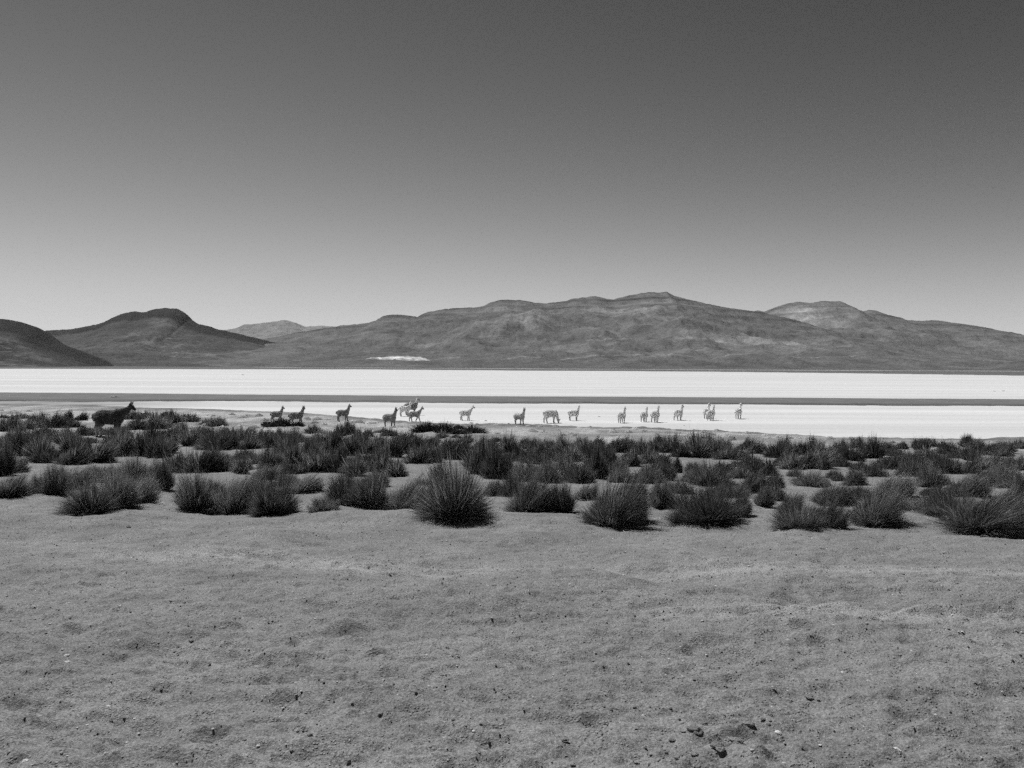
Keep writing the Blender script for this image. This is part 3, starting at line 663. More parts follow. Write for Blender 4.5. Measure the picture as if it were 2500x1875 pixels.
to_label = []
TUFT_POS = []
for (px, py, wpx, hpx, flag) in TUFTS:
    x0, y0 = at(px, py)
    w = wpx * y0 / LENS_PX; hgt = hpx * y0 / LENS_PX
    y = y0 + 0.32 * min(w, 1.2); x = x0 * y / y0
    w *= (1.2 if y < 13 else 1.35 if y < 17 else 1.42) * y / y0; hgt = hgt * (1.24 if y < 17 else 1.45) * y / y0
    if 195 < px < 330 and 1040 < py < 1100:      # low growth where the llama stands: its back and flank stay clear
        hgt = min(hgt, max(0.2, (py - 1036) * y / LENS_PX))
    if 205 < px < 318 and py <= 1040: continue
    z = ground_z(x, y)
    TUFT_POS.append((x, y, w))
    hi = y < 17
    ratio = w / max(hgt, 0.01)
    if flag == 's': kind = 'bush'
    elif flag == 1: kind = 'lean'
    elif ratio > 1.45: kind = 'wide'
    elif ratio < 0.85: kind = 'up'
    else: kind = random.choice(['dome', 'dome', 'up', 'lean'])
    me = random.choice((HI if hi and kind != 'bush' else LO)[kind])
    name = 'cushion_shrub' if kind == 'bush' else 'grass_tussock'
    o = link(name, me)
    o.location = (x, y, z - 0.02)
    o.scale = (w, w * random.uniform(0.8, 1.0), hgt)
    o.rotation_euler = (0, 0, random.uniform(-0.5, 0.5) if kind == 'lean' else random.uniform(0, 6.28))
    side = side_word(px)
    tag(o, 'x', 'shrub' if kind == 'bush' else 'grass tussock', 'dark cushion shrubs by the shore' if kind == 'bush' else 'grass tussocks on the sandy slope')
    if kind == 'bush':
        to_label.append((o, px, 'low dark shrub', 'at the feet of the two leading alpacas' if px < 760 else 'in the row of shrubs before the salt'))
    else:
        if py > 1222 and round(px) in FRONT_LABELS and not (round(px) == 2023 and py < 1260):
            o['label'] = FRONT_LABELS[round(px)]
        else:
            row = 'small far' if y > 33 else 'mid row' if y > 20 else 'large' 
            to_label.append((o, px, '%s %s tussock' % (row, KIND_WORD[kind]), zone(px)))
        if hi and py > 1150:
            s_ = link('dry_stalks', random.choice(STALKS), None, o)
            s_.scale = (1.08, 1.08, 1.06); s_.rotation_euler = (0, 0, random.uniform(-0.4, 0.4))

tell_apart(to_label, '')

# pale broken straw lying about the feet of the front tussocks
VS = []; FS = []; SZ = []; TS = []
for (x, y, w) in [q for q in TUFT_POS if q[1] < 15]:
    for _ in range(9):
        a = random.uniform(0, 6.28); r = w * random.uniform(0.4, 0.95)
        sx, sy = x + r * math.cos(a), y + 0.8 * r * math.sin(a)
        h = random.uniform(0, 3.14); ln = random.uniform(0.06, 0.26); cv = random.uniform(-1.2, 1.2)
        b0 = len(VS)
        for k in range(4):
            t = k / 3; hh = h + cv * t
            px_, py_ = sx + ln * t * math.cos(hh), sy + ln * t * math.sin(hh)
            zz = ground_z(px_, py_) + 0.008 + 0.012 * math.sin(3.14 * t)
            VS += [(px_ - 0.002 * math.sin(hh), py_ + 0.002 * math.cos(hh), zz), (px_ + 0.002 * math.sin(hh), py_ - 0.002 * math.cos(hh), zz + 0.003)]
        for k in range(3):
            FS += [b0 + 2 * k, b0 + 2 * k + 1, b0 + 2 * k + 3, b0 + 2 * k + 2]; SZ.append(4)
        TS += [random.uniform(0.3, 0.6)] * 8
tag(link('straw_litter', mesh_from('straw_litter', VS, FS, SZ, TS), M_STRAW), 'pale broken straw lying around the front tussocks', 'straw', kind='stuff')

# ------------------------------------------------------------------ alpacas
def tube(bm, pts, rad, segs=10, ysq=1.0, cap=True):
    pts = [Vector(p) for p in pts]
    rings = []
    for i, p in enumerate(pts):
        a = pts[max(i - 1, 0)]; b_ = pts[min(i + 1, len(pts) - 1)]
        d = (b_ - a).normalized()
        sidev = Vector((0, 1, 0)) if abs(d.y) < 0.9 else Vector((1, 0, 0))
        upv = d.cross(sidev).normalized(); sidev = upv.cross(d).normalized()
        rr = rad[i]
        ru, rs = (rr, rr * ysq) if not isinstance(rr, tuple) else rr
        rings.append([bm.verts.new(p + upv * ru * math.cos(t) + sidev * rs * math.sin(t)) for t in [2 * math.pi * k / segs for k in range(segs)]])
    for r0, r1 in zip(rings, rings[1:]):
        for k in range(segs):
            bm.faces.new((r0[k], r0[(k + 1) % segs], r1[(k + 1) % segs], r1[k]))
    if cap:
        bm.faces.new(list(reversed(rings[0]))); bm.faces.new(rings[-1])

EYE = bpy.data.meshes.new('eye')
_b = bmesh.new(); bmesh.ops.create_icosphere(_b, subdivisions=1, radius=0.016); _b.to_mesh(EYE); _b.free(); EYE.materials.append(M_EYE)

def alpaca_mesh(pose, legs, head_yaw, body_tone, face_tone, leg_tone, seed, woolly=1.0, neck_tone=0.0, neck_side=0.0):
    bm = bmesh.new()
    # trunk: rump, loin, deep chest
    tube(bm, [(-0.52, 0, 0.74), (-0.47, 0, 0.72), (-0.34, 0, 0.69), (-0.12, 0, 0.68), (0.12, 0, 0.67), (0.28, 0, 0.68), (0.39, 0, 0.72), (0.45, 0, 0.75)],
         [(0.08, 0.08), (0.185, 0.16), (0.245, 0.21), (0.258, 0.235), (0.258, 0.235), (0.245, 0.21), (0.185, 0.16), (0.09, 0.09)], 14)
    tube(bm, [(-0.47, 0, 0.80), (-0.55, 0, 0.76), (-0.58, 0, 0.66), (-0.57, 0, 0.60)], [0.045, 0.055, 0.05, 0.02], 8)
    # neck and head
    if pose == 'graze':
        N_ = [Vector((0.30, 0, 0.80)), Vector((0.45, 0, 0.70)), Vector((0.54, 0, 0.50)), Vector((0.58, 0, 0.30)), Vector((0.60, 0, 0.20))]
        hd = Vector((0.35, 0, -0.94)); up = Vector((0.94, 0, 0.35))
    elif pose == 'low':
        N_ = [Vector((0.26, 0, 0.80)), Vector((0.44, 0, 0.85)), Vector((0.58, 0, 0.93)), Vector((0.69, 0, 1.01)), Vector((0.73, 0, 1.05))]
        hd = Vector((0.93, 0, -0.36)); up = Vector((0.36, 0, 0.93))
    elif pose == 'fwd':
        N_ = [Vector((0.28, 0, 0.80)), Vector((0.42, 0, 0.90)), Vector((0.53, 0, 1.04)), Vector((0.62, 0, 1.17)), Vector((0.66, 0, 1.23))]
        hd = Vector((0.93, 0, -0.36)); up = Vector((0.36, 0, 0.93))
    else:
        N_ = [Vector((0.28, 0, 0.80)), Vector((0.39, 0, 0.90)), Vector((0.45, 0, 1.06)), Vector((0.49, 0, 1.20)), Vector((0.50, 0, 1.26))]
        hd = Vector((0.95, 0, -0.28)); up = Vector((0.28, 0, 0.95))
    N_ = [Vector((p.x, p.y + neck_side * max(0, i - 1) * 0.06, p.z)) for i, p in enumerate(N_)]
    tube(bm, N_, [(0.20, 0.16), (0.155, 0.132), (0.108, 0.10), (0.090, 0.088), (0.088, 0.088)], 12)
    rot = Matrix.Rotation(head_yaw, 3, 'Z') if pose != 'graze' else Matrix.Identity(3)
    hd = rot @ hd; up = rot @ up; sd_ = up.cross(hd).normalized()
    c = N_[-1]
    tube(bm, [c - hd * 0.07, c - hd * 0.03 + up * 0.015, c + hd * 0.05 + up * 0.01, c + hd * 0.13 - up * 0.012, c + hd * 0.19 - up * 0.025, c + hd * 0.215 - up * 0.03],
         [0.05, 0.102, 0.095, 0.062, 0.047, 0.025], 10)
    tube(bm, [c + up * 0.05 - hd * 0.02, c + up * 0.11 - hd * 0.01, c + up * 0.125], [0.075, 0.062, 0.02], 8)      # topknot
    for s in (-1, 1):
        e0 = c + up * 0.07 + sd_ * 0.045 * s - hd * 0.02
        tube(bm, [e0, e0 + up * 0.07 + sd_ * 0.018 * s, e0 + up * 0.12 + sd_ * 0.024 * s + hd * 0.01, e0 + up * 0.15 + sd_ * 0.02 * s], [0.026, 0.032, 0.024, 0.010], 6)
    # legs: front (shoulder, knee, fetlock), hind (hip, stifle, hock, fetlock)
    for k, (sx, sy) in enumerate(((1, 1), (1, -1), (-1, 1), (-1, -1))):
        ph = legs[k]
        y = 0.105 * sy
        if sx > 0:
            sh = Vector((0.26, y, 0.70)); kn = Vector((0.26 + 0.10 * ph, y, 0.36)); ft = Vector((0.26 + 0.24 * ph, y, 0.06 + max(0, -ph) * 0.02)); 
            if ph < -0.4: kn = Vector((0.26 + 0.02 * ph, y, 0.37))
            tube(bm, [sh, (sh + kn) / 2, kn, (kn + ft) / 2, ft], [0.15, 0.125, 0.07, 0.052, 0.045], 8)
        else:
            sh = Vector((-0.34, y, 0.72)); kn = Vector((-0.27 + 0.10 * ph, y * 1.05, 0.52)); hk = Vector((-0.42 + 0.16 * ph, y, 0.32)); ft = Vector((-0.38 + 0.26 * ph, y, 0.06))
            tube(bm, [sh, kn, (kn + hk) / 2, hk, (hk + ft) / 2, ft], [0.18, 0.155, 0.10, 0.06, 0.05, 0.045], 8)
        tube(bm, [ft + Vector((-0.03, 0, -0.01)), ft + Vector((0.03, 0, -0.03)), ft + Vector((0.075, 0, -0.05))], [0.038, 0.036, 0.016], 6)
    me = bpy.data.meshes.new('alpaca_raw'); bm.to_mesh(me); bm.free()
    ob = bpy.data.objects.new('tmp_alpaca', me); COL.objects.link(ob)
    md = ob.modifiers.new('r', 'REMESH'); md.mode = 'VOXEL'; md.voxel_size = 0.019
    sm = ob.modifiers.new('s', 'SMOOTH'); sm.iterations = 2; sm.factor = 0.5
    dg = bpy.context.evaluated_depsgraph_get()
    m2 = bpy.data.meshes.new_from_object(ob.evaluated_get(dg))
    bpy.data.objects.remove(ob); bpy.data.meshes.remove(me)
    m2.name = 'alpaca_body'
    tone = np.zeros(len(m2.vertices), np.float32)
    hc = c
    off = Vector((seed * 3.7, seed * 1.3, 0))
    nos = [v.normal.copy() for v in m2.vertices]
    for i, v in enumerate(m2.vertices):
        co = v.co.copy()
        dh = (co - hc).dot(hd)
        is_face = 0.0
        if (co - (hc + hd * 0.1)).length < 0.16 and dh > 0.06: is_face = min(1, (dh - 0.06) / 0.05)
        legw = max(0.0, min(1.0, (0.40 - co.z) / 0.12)) if not (pose == 'graze' and co.x > 0.45) else 0
        wool = (1 - is_face) * (1 - legw)
        if (co - hc).dot(up) > 0.1: wool *= 0.15
        nz = mnoise.noise(co * 9 + off) * 0.6 + mnoise.noise(co * 21 + off) * 0.4
        v.co = co + nos[i] * nz * 0.035 * wool * woolly
        t = body_tone * (1 + 0.25 * mnoise.noise(co * 5 + off))
        nk = max(0.0, min(1.0, (co.z - 0.90) / 0.15)) if co.x > 0.25 else 0.0
        t = t * (1 - nk) + max(t, neck_tone) * nk
        t = t * (1 - is_face) + face_tone * is_face
        tone[i] = t * (1 - legw) + leg_tone * legw
    a = m2.attributes.new('tone', 'FLOAT', 'POINT'); a.data.foreach_set('value', tone)
    m2.polygons.foreach_set('use_smooth', np.ones(len(m2.polygons), bool))
    m2.materials.clear(); m2.materials.append(M_FLEECE)
    m2.update()
    eyes = [hc + hd * 0.085 + up * 0.028 + sd_ * 0.078 * s for s in (-1, 1)]
    # loose wool standing off the body, its colour paled to paint a sunlit rim
    r = np.random.default_rng(seed + 900)
    n_v = len(m2.vertices)
    co = np.zeros(n_v * 3); m2.vertices.foreach_get('co', co); co = co.reshape(-1, 3)
    no = np.array([tuple(q) for q in nos])
    okv = np.where((co[:, 2] > 0.46) & ((co - np.array(hc)) @ np.array(hd) < 0.03) & ((co - np.array(hc)) @ np.array(up) < 0.11))[0]
    pk = r.choice(okv, 2600)
    c0 = co[pk]; dr = no[pk] + r.normal(0, 0.45, (2600, 3)) + np.array([-0.15, 0, -0.25])
    dr /= np.linalg.norm(dr, axis=1)[:, None]
    ln = r.uniform(0.03, 0.065, (2600, 1)) * woolly * np.where(c0[:, 2:3] > 0.95, 0.6, 1.0)
    sd2 = np.cross(dr, r.normal(0, 1, (2600, 3))); sd2 /= np.linalg.norm(sd2, axis=1)[:, None] + 1e-9
    VV = np.stack([c0 - sd2 * 0.010, c0 + sd2 * 0.010, c0 + dr * ln + np.array([0, 0, -0.012])], 1).reshape(-1, 3)
    wool = mesh_from('fleece', VV, np.arange(2600 * 3), np.full(2600, 3), np.repeat(np.minimum(tone[pk] * 1.7 + 0.09, 0.88), 3))
    wool.materials.append(M_WOOL)
    return m2, eyes, wool

STAND = (0.05, -0.1, 0.05, -0.1); WALK = (0.8, -0.7, -0.6, 0.5); WALK2 = (-0.6, 0.7, 0.7, -0.5); STEP = (0.3, -0.3, -0.35, 0.25)
R_ = math.radians
#  px_mid, feet y, ear top y, heading (deg, 0 = facing right, + = turning away), pose, legs, head yaw, body/face/leg tone, label, size name
ALP = [
 (268, None, 985, 3, 'low', STAND, -0.1, 0.06, 0.035, 0.4, 'big dark llama wading through the tussocks at far left', 'llama'),
 (676, 1029.5, 990, 4, 'up', WALK, 0.0, 0.29, 0.10, 0.22, 'dark-sided alpaca walking first from left behind the low shrubs', 'alpaca'),
 (724, 1037, 990, 14, 'up', WALK2, 0.9, 0.30, 0.12, 0.26, 'alpaca with its head turned away, standing over the low shrubs', 'alpaca'),
 (838, 1027.5, 985, 2, 'up', STEP, 0.0, 0.29, 0.08, 0.22, 'dark-flanked alpaca standing alone among the pale mounds, looking right', 'alpaca'),
 (952, 1042, 993, -24, 'up', STEP, -0.3, 0.29, 0.07, 0.2, 'nearest alpaca, dark faced, standing at the edge of the shore', 'alpaca'),
 (989, 1016.6, 978, 0, 'up', STAND, 0.2, 0.80, 0.45, 0.5, 'bright white alpaca standing in front of a darker one', 'alpaca'),
 (1004, 1013.5, 969, 12, 'up', STAND, -0.5, 0.21, 0.12, 0.2, 'dark bodied pale necked alpaca mostly hidden behind the white one', 'alpaca'),
 (1013, 1029.5, 991, -3, 'fwd', WALK, 0.0, 0.34, 0.12, 0.22, 'alpaca with speckled dark flank walking right below the white one', 'alpaca'),
 (1137, 1026.5, 988, 0, 'fwd', STEP, 0.0, 0.74, 0.15, 0.42, 'slim pale alpaca with dark face walking alone on the salt', 'alpaca'),
 (1268, 1038.5, 996, -38, 'up', STEP, -0.6, 0.66, 0.3, 0.3, 'shaggy alpaca at the salt edge turning its head to the camera', 'alpaca'),
 (1344, 1033, 1000, 22, 'graze', STEP, 0.0, 0.74, 0.4, 0.4, 'alpaca grazing with its head down on the salt', 'alpaca'),
 (1401, 1027, 989, 18, 'up', STAND, 0.9, 0.74, 0.4, 0.3, 'alpaca with raised white neck, looking away beside the grazing one', 'alpaca'),
 (1518, 1032.5, 993, 52, 'up', STAND, -0.3, 0.74, 0.4, 0.4, 'first alpaca right of the long gap, seen half from behind', 'alpaca'),
 (1573, 1029.5, 993, 55, 'up', STEP, 0.1, 0.66, 0.3, 0.35, 'darker left one of two alpacas standing side by side, seen from behind', 'alpaca'),
 (1600, 1031, 989, 52, 'up', STEP, -0.2, 0.74, 0.45, 0.4, 'white headed right one of two alpacas standing side by side', 'alpaca'),
 (1657, 1026, 987, 40, 'up', WALK, -1.5, 0.74, 0.4, 0.4, 'alpaca with legs spread, looking back at the camera', 'alpaca'),
 (1726, 1022, 984, 58, 'up', STAND, -1.2, 0.74, 0.55, 0.4, 'alpaca half hidden behind another at the right of the herd', 'alpaca'),
 (1736, 1026.5, 988, 48, 'up', STEP, 0.0, 0.74, 0.5, 0.42, 'alpaca with pale head standing in front of a half hidden one', 'alpaca'),
 (1803, 1022.5, 984, 55, 'up', STAND, -0.9, 0.80, 0.55, 0.45, 'rightmost alpaca, alone at the end of the herd', 'alpaca'),
]
for i, (px, fy, ty, head, pose, legs, hy, bt, ft_, lt, lab, kind) in enumerate(ALP):
    if fy is None:
        x, y = at(px, 1066)
        z = ground_z(x, y)
        sc = 71 * y / LENS_PX / 1.03
    else:
        x, y = at(px, fy)
        z = max(ground_z(x, y), 0.0)
        sc = (fy - ty) * y / LENS_PX / (1.44 if pose != 'graze' else 0.98)
    me, eyes, wool = alpaca_mesh(pose, legs, hy, bt, ft_, lt, i + 1, 1.0 if kind == 'alpaca' else 0.8, 0.85 if i > 8 else 0.6 if i == 6 else 0.0)
    o = link(kind, me)
    o.location = (x, y, z - 0.005)
    o.scale = (sc, sc, sc)
    o.rotation_euler = (0, 0, R_(head))
    tag(o, lab, kind, 'alpaca herd by the salt flat' if kind == 'alpaca' else None)
    link('fleece', wool, None, o)
    for e in eyes:
        q = link('eye', EYE, None, o); q.location = e

# ------------------------------------------------------------------ stones, mounds, gravel
def blob_mesh(name, seed, sub, flat, rough=0.35, dome=False):
    bm = bmesh.new(); bmesh.ops.create_icosphere(bm, subdivisions=sub, radius=0.5)
    off = Vector((seed * 5.3, seed * 2.1, seed))
    for v in bm.verts:
        c = v.co.copy()
        k = 1 + rough * mnoise.noise(c * 2.6 + off) + 0.4 * rough * mnoise.noise(c * 7 + off)
        v.co = Vector((c.x * k, c.y * k, c.z * k * flat))
        if dome and v.co.z < 0: v.co.z *= 0.3
    me = bpy.data.meshes.new(name); bm.to_mesh(me); bm.free()
    return me
STONES = [blob_mesh('stone', i, 2, 0.62, 0.5) for i in range(6)]
PALES = [blob_mesh('stone', 20 + i, 2, 0.6, 0.45) for i in range(3)]
CLODS = [blob_mesh('clod', 40 + i, 3, 0.6, 0.5) for i in range(5)]
def mound_mesh(name, seed):
    nr, ns = 9, 22
    V = [(0, 0, 1.0)]
    for a in range(1, nr + 1):
        for k in range(ns):
            t = 2 * math.pi * k / ns; r = a / nr
            x, y = r * math.cos(t), r * math.sin(t)
            R0 = 0.5 * (1 + 0.35 * float(fbm(math.cos(t) * 0.9 + 3, math.sin(t) * 0.9, 3, seed)))
            z = (1 - r * r) * (1 + 0.35 * float(fbm(x * 2.5, y * 2.5, 3, seed + 2))) + 0.10 * float(fbm(x * 6, y * 6, 2, seed + 4)) * (1 - r)
            V.append((x * R0, y * R0, z - 0.12 if a < nr else -0.4))
    V[0] = (0, 0, V[1][2])
    F = []; S_ = []
    for k in range(ns):
        F += [0, 1 + k, 1 + (k + 1) % ns]; S_.append(3)
    for a in range(nr - 1):
        for k in range(ns):
            b0 = 1 + a * ns; b1 = b0 + ns
            F += [b0 + k, b1 + k, b1 + (k + 1) % ns, b0 + (k + 1) % ns]; S_.append(4)
    return mesh_from(name, V, F, S_, None, True)
MOUNDS = [mound_mesh('mound', 60 + i * 7) for i in range(6)]
for me in STONES: me.materials.append(M_STONE)
for me in PALES: me.materials.append(M_PALE)
for me in CLODS: me.materials.append(M_CLOD)
for me in MOUNDS:
    me.materials.append(M_MOUND)

def surf_z(x, y):
    i = int(np.clip(np.searchsorted(_rows, y), 1, len(_rows) - 1))
    if abs(_rows[i - 1] - y) < abs(_rows[i] - y): i -= 1
    j = int(np.clip(np.searchsorted(GX[i], x), 0, _nc - 1))
    return max(float(GZ[i, j]), 0.0)

def place(name, me, x, y, size, label, cat, group=None, sink=0.2, sq=(1, 1, 1)):
    o = link(name, me)
    z = surf_z(x, y)
    o.scale = (size * sq[0], size * sq[1], size * sq[2])
    o.location = (x, y, z + size * 0.3 * sq[2] * (1 - 2 * sink) - (0.05 * size if sink < 0.4 else 0))
    o.rotation_euler = (0, 0, random.uniform(0, 6.28))
    return tag(o, label, cat, group)

# stones one can point at: photo column, row, width in photo pixels
for px, py, w, pale, lab in [
    (597, 1853, 17, 1, 'pale rounded stone near the bottom edge left of centre'),
    (430, 1792, 26, 0, 'largest flat grey stone in the sand left of centre'),
    (265, 1717, 11, 1, 'small pale stone in the sand at lower left'),
    (181, 1767, 9, 0, 'dark round stone at lower left'),
    (138, 1746, 8, 1, 'tiny white stone near the dark round one at lower left'),
    (62, 1870, 14, 1, 'white stone cut by the bottom edge at far left'),
    (150, 1871, 9, 1, 'white pebble at the bottom edge beside the far left stone'),
    (467, 1558, 12, 0, 'dark stone standing alone in the left sand'),
    (757, 1810, 13, 0, 'dark stone half sunk in the sand at bottom centre'),
    (711, 1832, 10, 0, 'dark clod of stone at bottom centre'),
    (928, 1751, 12, 0, 'dark stone alone in the sand near the centre'),
    (1208, 1570, 12, 0, 'dark stone upper centre of the bare sand'),
    (851, 1845, 12, 0, 'flat dark stone by the bottom edge at centre'),
    (2187, 1838, 20, 1, 'pale stone near the bottom edge at right'),
    (2072, 1710, 12, 0, 'dark angular stone in the sand at right'),
    (1713, 1731, 13, 0, 'rounded grey stone above the broken clods'),
    (1900, 1785, 16, 1, 'pale stone right of the broken clods'),
    (1930, 1626, 10, 0, 'grey stone in the middle of the right sand'),
    (2057, 1631, 9, 1, 'pale stone in the right sand'),
    (2120, 1668, 10, 1, 'light stone among small ones in the right sand'),
    (1630, 1722, 10, 0, 'dark pebble left of the broken clods'),
    (1540, 1866, 14, 0, 'dark stone at the bottom edge right of centre'),
    (2377, 1699, 10, 0, 'dark stone in the sand at far right'),
    (314, 1287, 10, 0, 'dark stone just below the front tussock at left'),
    (1410, 1259, 9, 0, 'dark stone below the gap in the front tussocks'),
    (163, 1588, 13, 1, 'left one of two white patches of stone in the left sand'),
    (165, 1621, 14, 1, 'lower white stone in the left sand')]:
    x, y = at(px, py)
    place('stone', random.choice(PALES if pale else STONES), x, y, w * y / LENS_PX * 1.15, lab, 'stone', 'stones in the sand', 0.1, (1, 0.9, 0.8))

# broken clods, lower right
clab = []
for k, (px, py, w) in enumerate([(1696, 1788, 26), (1717, 1764, 16), (1768, 1768, 14), (1792, 1776, 18), (1820, 1776, 26), (1795, 1797, 24), (1802, 1800, 18), (1835, 1809, 24), (1830, 1823, 20),
                (1840, 1822, 16), (1737, 1822, 26), (1752, 1828, 24), (1728, 1818, 18), (1772, 1821, 13), (1760, 1836, 15), (1653, 1847, 12), (1695, 1843, 14), (1608, 1803, 10),
                (1640, 1808, 12), (1666, 1785, 9), (1830, 1762, 10), (1880, 1825, 10), (1855, 1834, 9), (1927, 1697, 14), (1975, 1696, 16), (1880, 1744, 9), (1875, 1768, 8), (1862, 1754, 9), (1380, 1812, 14), (1398, 1845, 12), (2200, 1752, 14), (2250, 1752, 12), (2305, 1755, 12)]):
    x, y = at(px, py)
    cl = place('soil_clod', CLODS[k % 5], x, y, w * y / LENS_PX * 1.35, 'broken dark-shadowed soil clod in the scatter at lower right' , 'soil clod', 'broken soil clods at lower right', 0.0, (1, 1, 0.7))
    clab.append((cl, px, '%s soil clod' % ('large dark' if w >= 20 else 'middling' if w >= 13 else 'small'), 'in the upper part of the scatter' if py < 1780 else 'in the middle of the scatter' if py < 1815 else 'in the lower part of the scatter'))

tell_apart(clab, '')
# small scattered stones
for k in range(90):
    y = 2.7 + 8.0 * random.random() ** 1.3
    x = random.uniform(-0.70, 0.70) * y
    pale = random.random() < 0.25
    place('stone', random.choice(PALES if pale else STONES), x, y, random.uniform(0.010, 0.022) * (0.7 + y * 0.06),
          'small %s stone scattered on the bare sand' % ('pale' if pale else 'dark'), 'stone', 'small scattered %s stones' % ('pale' if pale else 'dark'), 0.1, (1, 1, 0.7))

# gravel: far too many to count
ng = 34000
gy = 2.4 + 12.5 * RNG.random(ng) ** 1.2
gx = (RNG.random(ng) - 0.5) * 1.7 * (gy + 0.8)
gs = np.exp(RNG.normal(math.log(0.0045), 0.5, ng)).clip(0.002, 0.010) * (0.7 + 0.06 * gy)
oct_v = np.array([(1, 0, 0), (0, 1, 0), (-1, 0, 0), (0, -1, 0), (0, 0, 0.45), (0, 0, -0.6)], float)
oct_f = np.array([(0, 1, 4), (1, 2, 4), (2, 3, 4), (3, 0, 4), (1, 0, 5), (2, 1, 5), (3, 2, 5), (0, 3, 5)])
ri = np.clip(np.searchsorted(_rows, gy), 1, len(_rows) - 1)
xi = np.array([np.searchsorted(GX[i], x) for i, x in zip(ri, gx)]).clip(0, _nc - 1)
gz = GZ[ri, xi]
jit = RNG.uniform(0.6, 1.3, (ng, 6, 1)) 
gv = oct_v[None] * jit * gs[:, None, None]
ang = RNG.uniform(0, 6.28, ng); ca, sa = np.cos(ang)[:, None], np.sin(ang)[:, None]
gv = np.stack([gv[..., 0] * ca - gv[..., 1] * sa, gv[..., 0] * sa + gv[..., 1] * ca, gv[..., 2]], -1) + np.stack([gx, gy, gz + gs * 0.05], -1)[:, None]
gf = (oct_f[None] + (np.arange(ng) * 6)[:, None, None]).reshape(-1)
gt = np.where(RNG.random(ng) < 0.2, RNG.uniform(0.45, 0.7, ng), RNG.uniform(0.12, 0.34, ng))
gravel = link('gravel', mesh_from('gravel', gv.reshape(-1, 3), gf, np.full(ng * 8, 3), np.repeat(gt, 6)), M_GRAVEL)
tag(gravel, 'fine loose gravel scattered over the sand', 'gravel', kind='stuff')

# pale cushion mounds between the tussocks and the salt
MND = [(1213, 1058, 16), (1300, 1056, 24), (1325, 1057, 18), (1363, 1051, 18), (1375, 1063, 14), (1392, 1062, 22), (1405, 1066, 14), (1438, 1049, 12), (1498, 1058, 26), (1535, 1056, 16), (1552, 1050, 26), (1572, 1055, 18), (1603, 1062, 12),
       (1685, 1062, 18), (1715, 1070, 40), (1735, 1063, 24), (1780, 1073, 30), (1790, 1076, 20), (1752, 1053, 22), (1825, 1060, 20), (1812, 1064, 18), (1870, 1066, 24), (1880, 1068, 18), (1900, 1070, 22), (1930, 1072, 26), (1950, 1070, 14), (1985, 1074, 20), (2030, 1074, 20), (2080, 1075, 16), (2120, 1078, 20), (2180, 1080, 18), (2240, 1083, 20), (2300, 1085, 22), (2345, 1082, 16), (2420, 1088, 16),
       (1150, 1034, 12), (1164, 1036, 10), (1212, 1037, 12), (1242, 1038, 10), (1290, 1042, 14), (1320, 1042, 16), (1357, 1043, 16), (1393, 1045, 12), (1415, 1046, 14), (1440, 1045, 18), (1640, 1051, 12), (1670, 1052, 14), (1695, 1052, 12), (1710, 1054, 10),
       (631, 1017, 20), (645, 1027, 18), (600, 1016, 22), (590, 1020, 20), (748, 1024, 16), (751, 1027, 14), (774, 1025, 18), (765, 1034, 20), (800, 1026, 12), (838, 1036, 42), (860, 1032, 24), (790, 1036, 16), (875, 1034, 26), (905, 1033, 30), (1005, 1042, 16), (960, 1046, 16), (870, 1052, 16),
       (3, 1003, 10), (68, 1005, 14), (108, 1013, 20), (30, 1010, 24), (90, 1017, 16), (140, 1010, 14), (395, 1009, 18), (415, 1009, 18), (505, 1014, 10), (520, 1016, 10), (500, 1024, 14), (540, 1029, 18), (430, 1030, 30), (565, 1014, 14), (385, 1033, 24), (655, 1033, 14), (690, 1042, 18), (590, 1040, 22), (620, 1046, 26), (540, 1046, 24), (500, 1040, 22), (720, 1048, 20), (460, 1046, 18)]
mlab = []
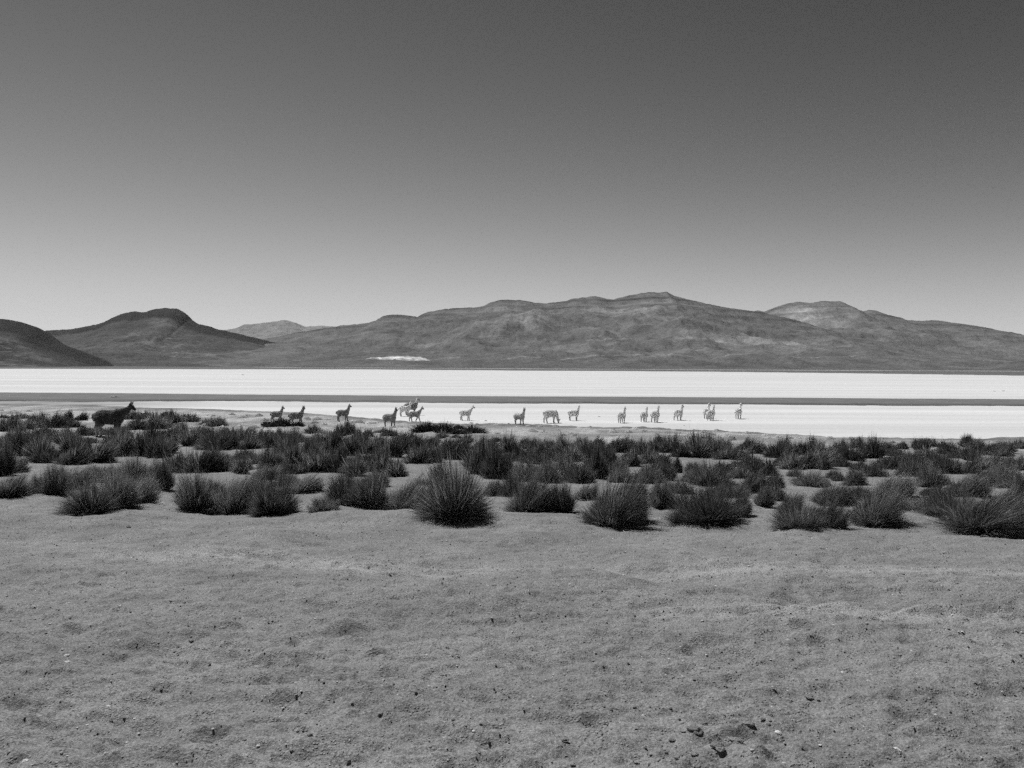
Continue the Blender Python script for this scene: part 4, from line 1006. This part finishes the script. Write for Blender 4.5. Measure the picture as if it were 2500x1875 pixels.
for k, (px, py, w) in enumerate(MND):
    x, y = at(px, py)
    ww = w * y / LENS_PX
    side = side_word(px)
    hm = min(0.26, random.uniform(0.2, 0.32) * ww)
    mo = place('cushion_mound', MOUNDS[k % 6], x, y + 0.3 * ww, ww * 1.25, 'x', 'cushion plant', 'cushion mounds along the shore', 0.5, (1, random.uniform(0.8, 1.3), hm / ww))
    mlab.append((mo, px, '%s pale mound %s' % ('broad' if w >= 24 else 'middling' if w >= 16 else 'small', 'at salt edge' if y > shore_y(x) - 4 else 'on shore'), zone(px)))

tell_apart(mlab, '')
# dark lumps far out on the flat
for px, py, w, lab in [(2428, 955, 5, 'smaller left one of two dark boulders far out on the salt'), (2450, 954.5, 6, 'larger right one of two dark boulders far out on the salt'),
                       (593, 915.5, 6, 'tiny dark boulder alone far out on the white salt'), (1418, 984, 9, 'dark lump on the near edge of the mud strip'),
                       (1463, 1018, 6, 'dark stone on the white salt in the gap of the herd'), (281, 970, 16, 'flat dark clod on the mud strip above the llama'),
                       (760, 977, 12, 'middle one of three flat clods on the mud strip'), (738, 977, 10, 'left one of three flat clods on the mud strip'), (777, 977, 8, 'right one of three flat clods on the mud strip'),
                       (1186, 1027.5, 7, 'small grey clod on the salt behind the pale walking alpaca'), (1670, 1040, 4, 'small dark stone near the lower edge of the salt')]:
    x, y = at(px, py) if py > 990 else [float(q) for q in on_plane(px, py, 0.03)]
    place('boulder' if py < 960 else 'stone', random.choice(STONES), x, y, w * y / LENS_PX, lab, 'boulder' if py < 960 else 'stone', None, 0.1, (1, 1, 0.5))

# ------------------------------------------------------------------ haze: one closed box of air round everything
M_HAZE = bpy.data.materials.new('haze'); M_HAZE.use_nodes = True
nt = M_HAZE.node_tree; nt.nodes.clear()
ho = nt.nodes.new('ShaderNodeOutputMaterial'); hv = nt.nodes.new('ShaderNodeVolumePrincipled')
hv.inputs['Color'].default_value = (0.9, 0.9, 0.9, 1)
hv.inputs['Density'].default_value = 0.000011
nt.links.new(hv.outputs[0], ho.inputs['Volume'])
bm = bmesh.new(); bmesh.ops.create_cube(bm, size=1.0)
for v in bm.verts: v.co = Vector((v.co.x * 28000, 6800 + v.co.y * 14200, -25 + (v.co.z + 0.5) * 960))
me = bpy.data.meshes.new('haze'); bm.to_mesh(me); bm.free()
hz = link('haze', me, M_HAZE)
tag(hz, 'thin dry air haze over the whole plain', kind='stuff')
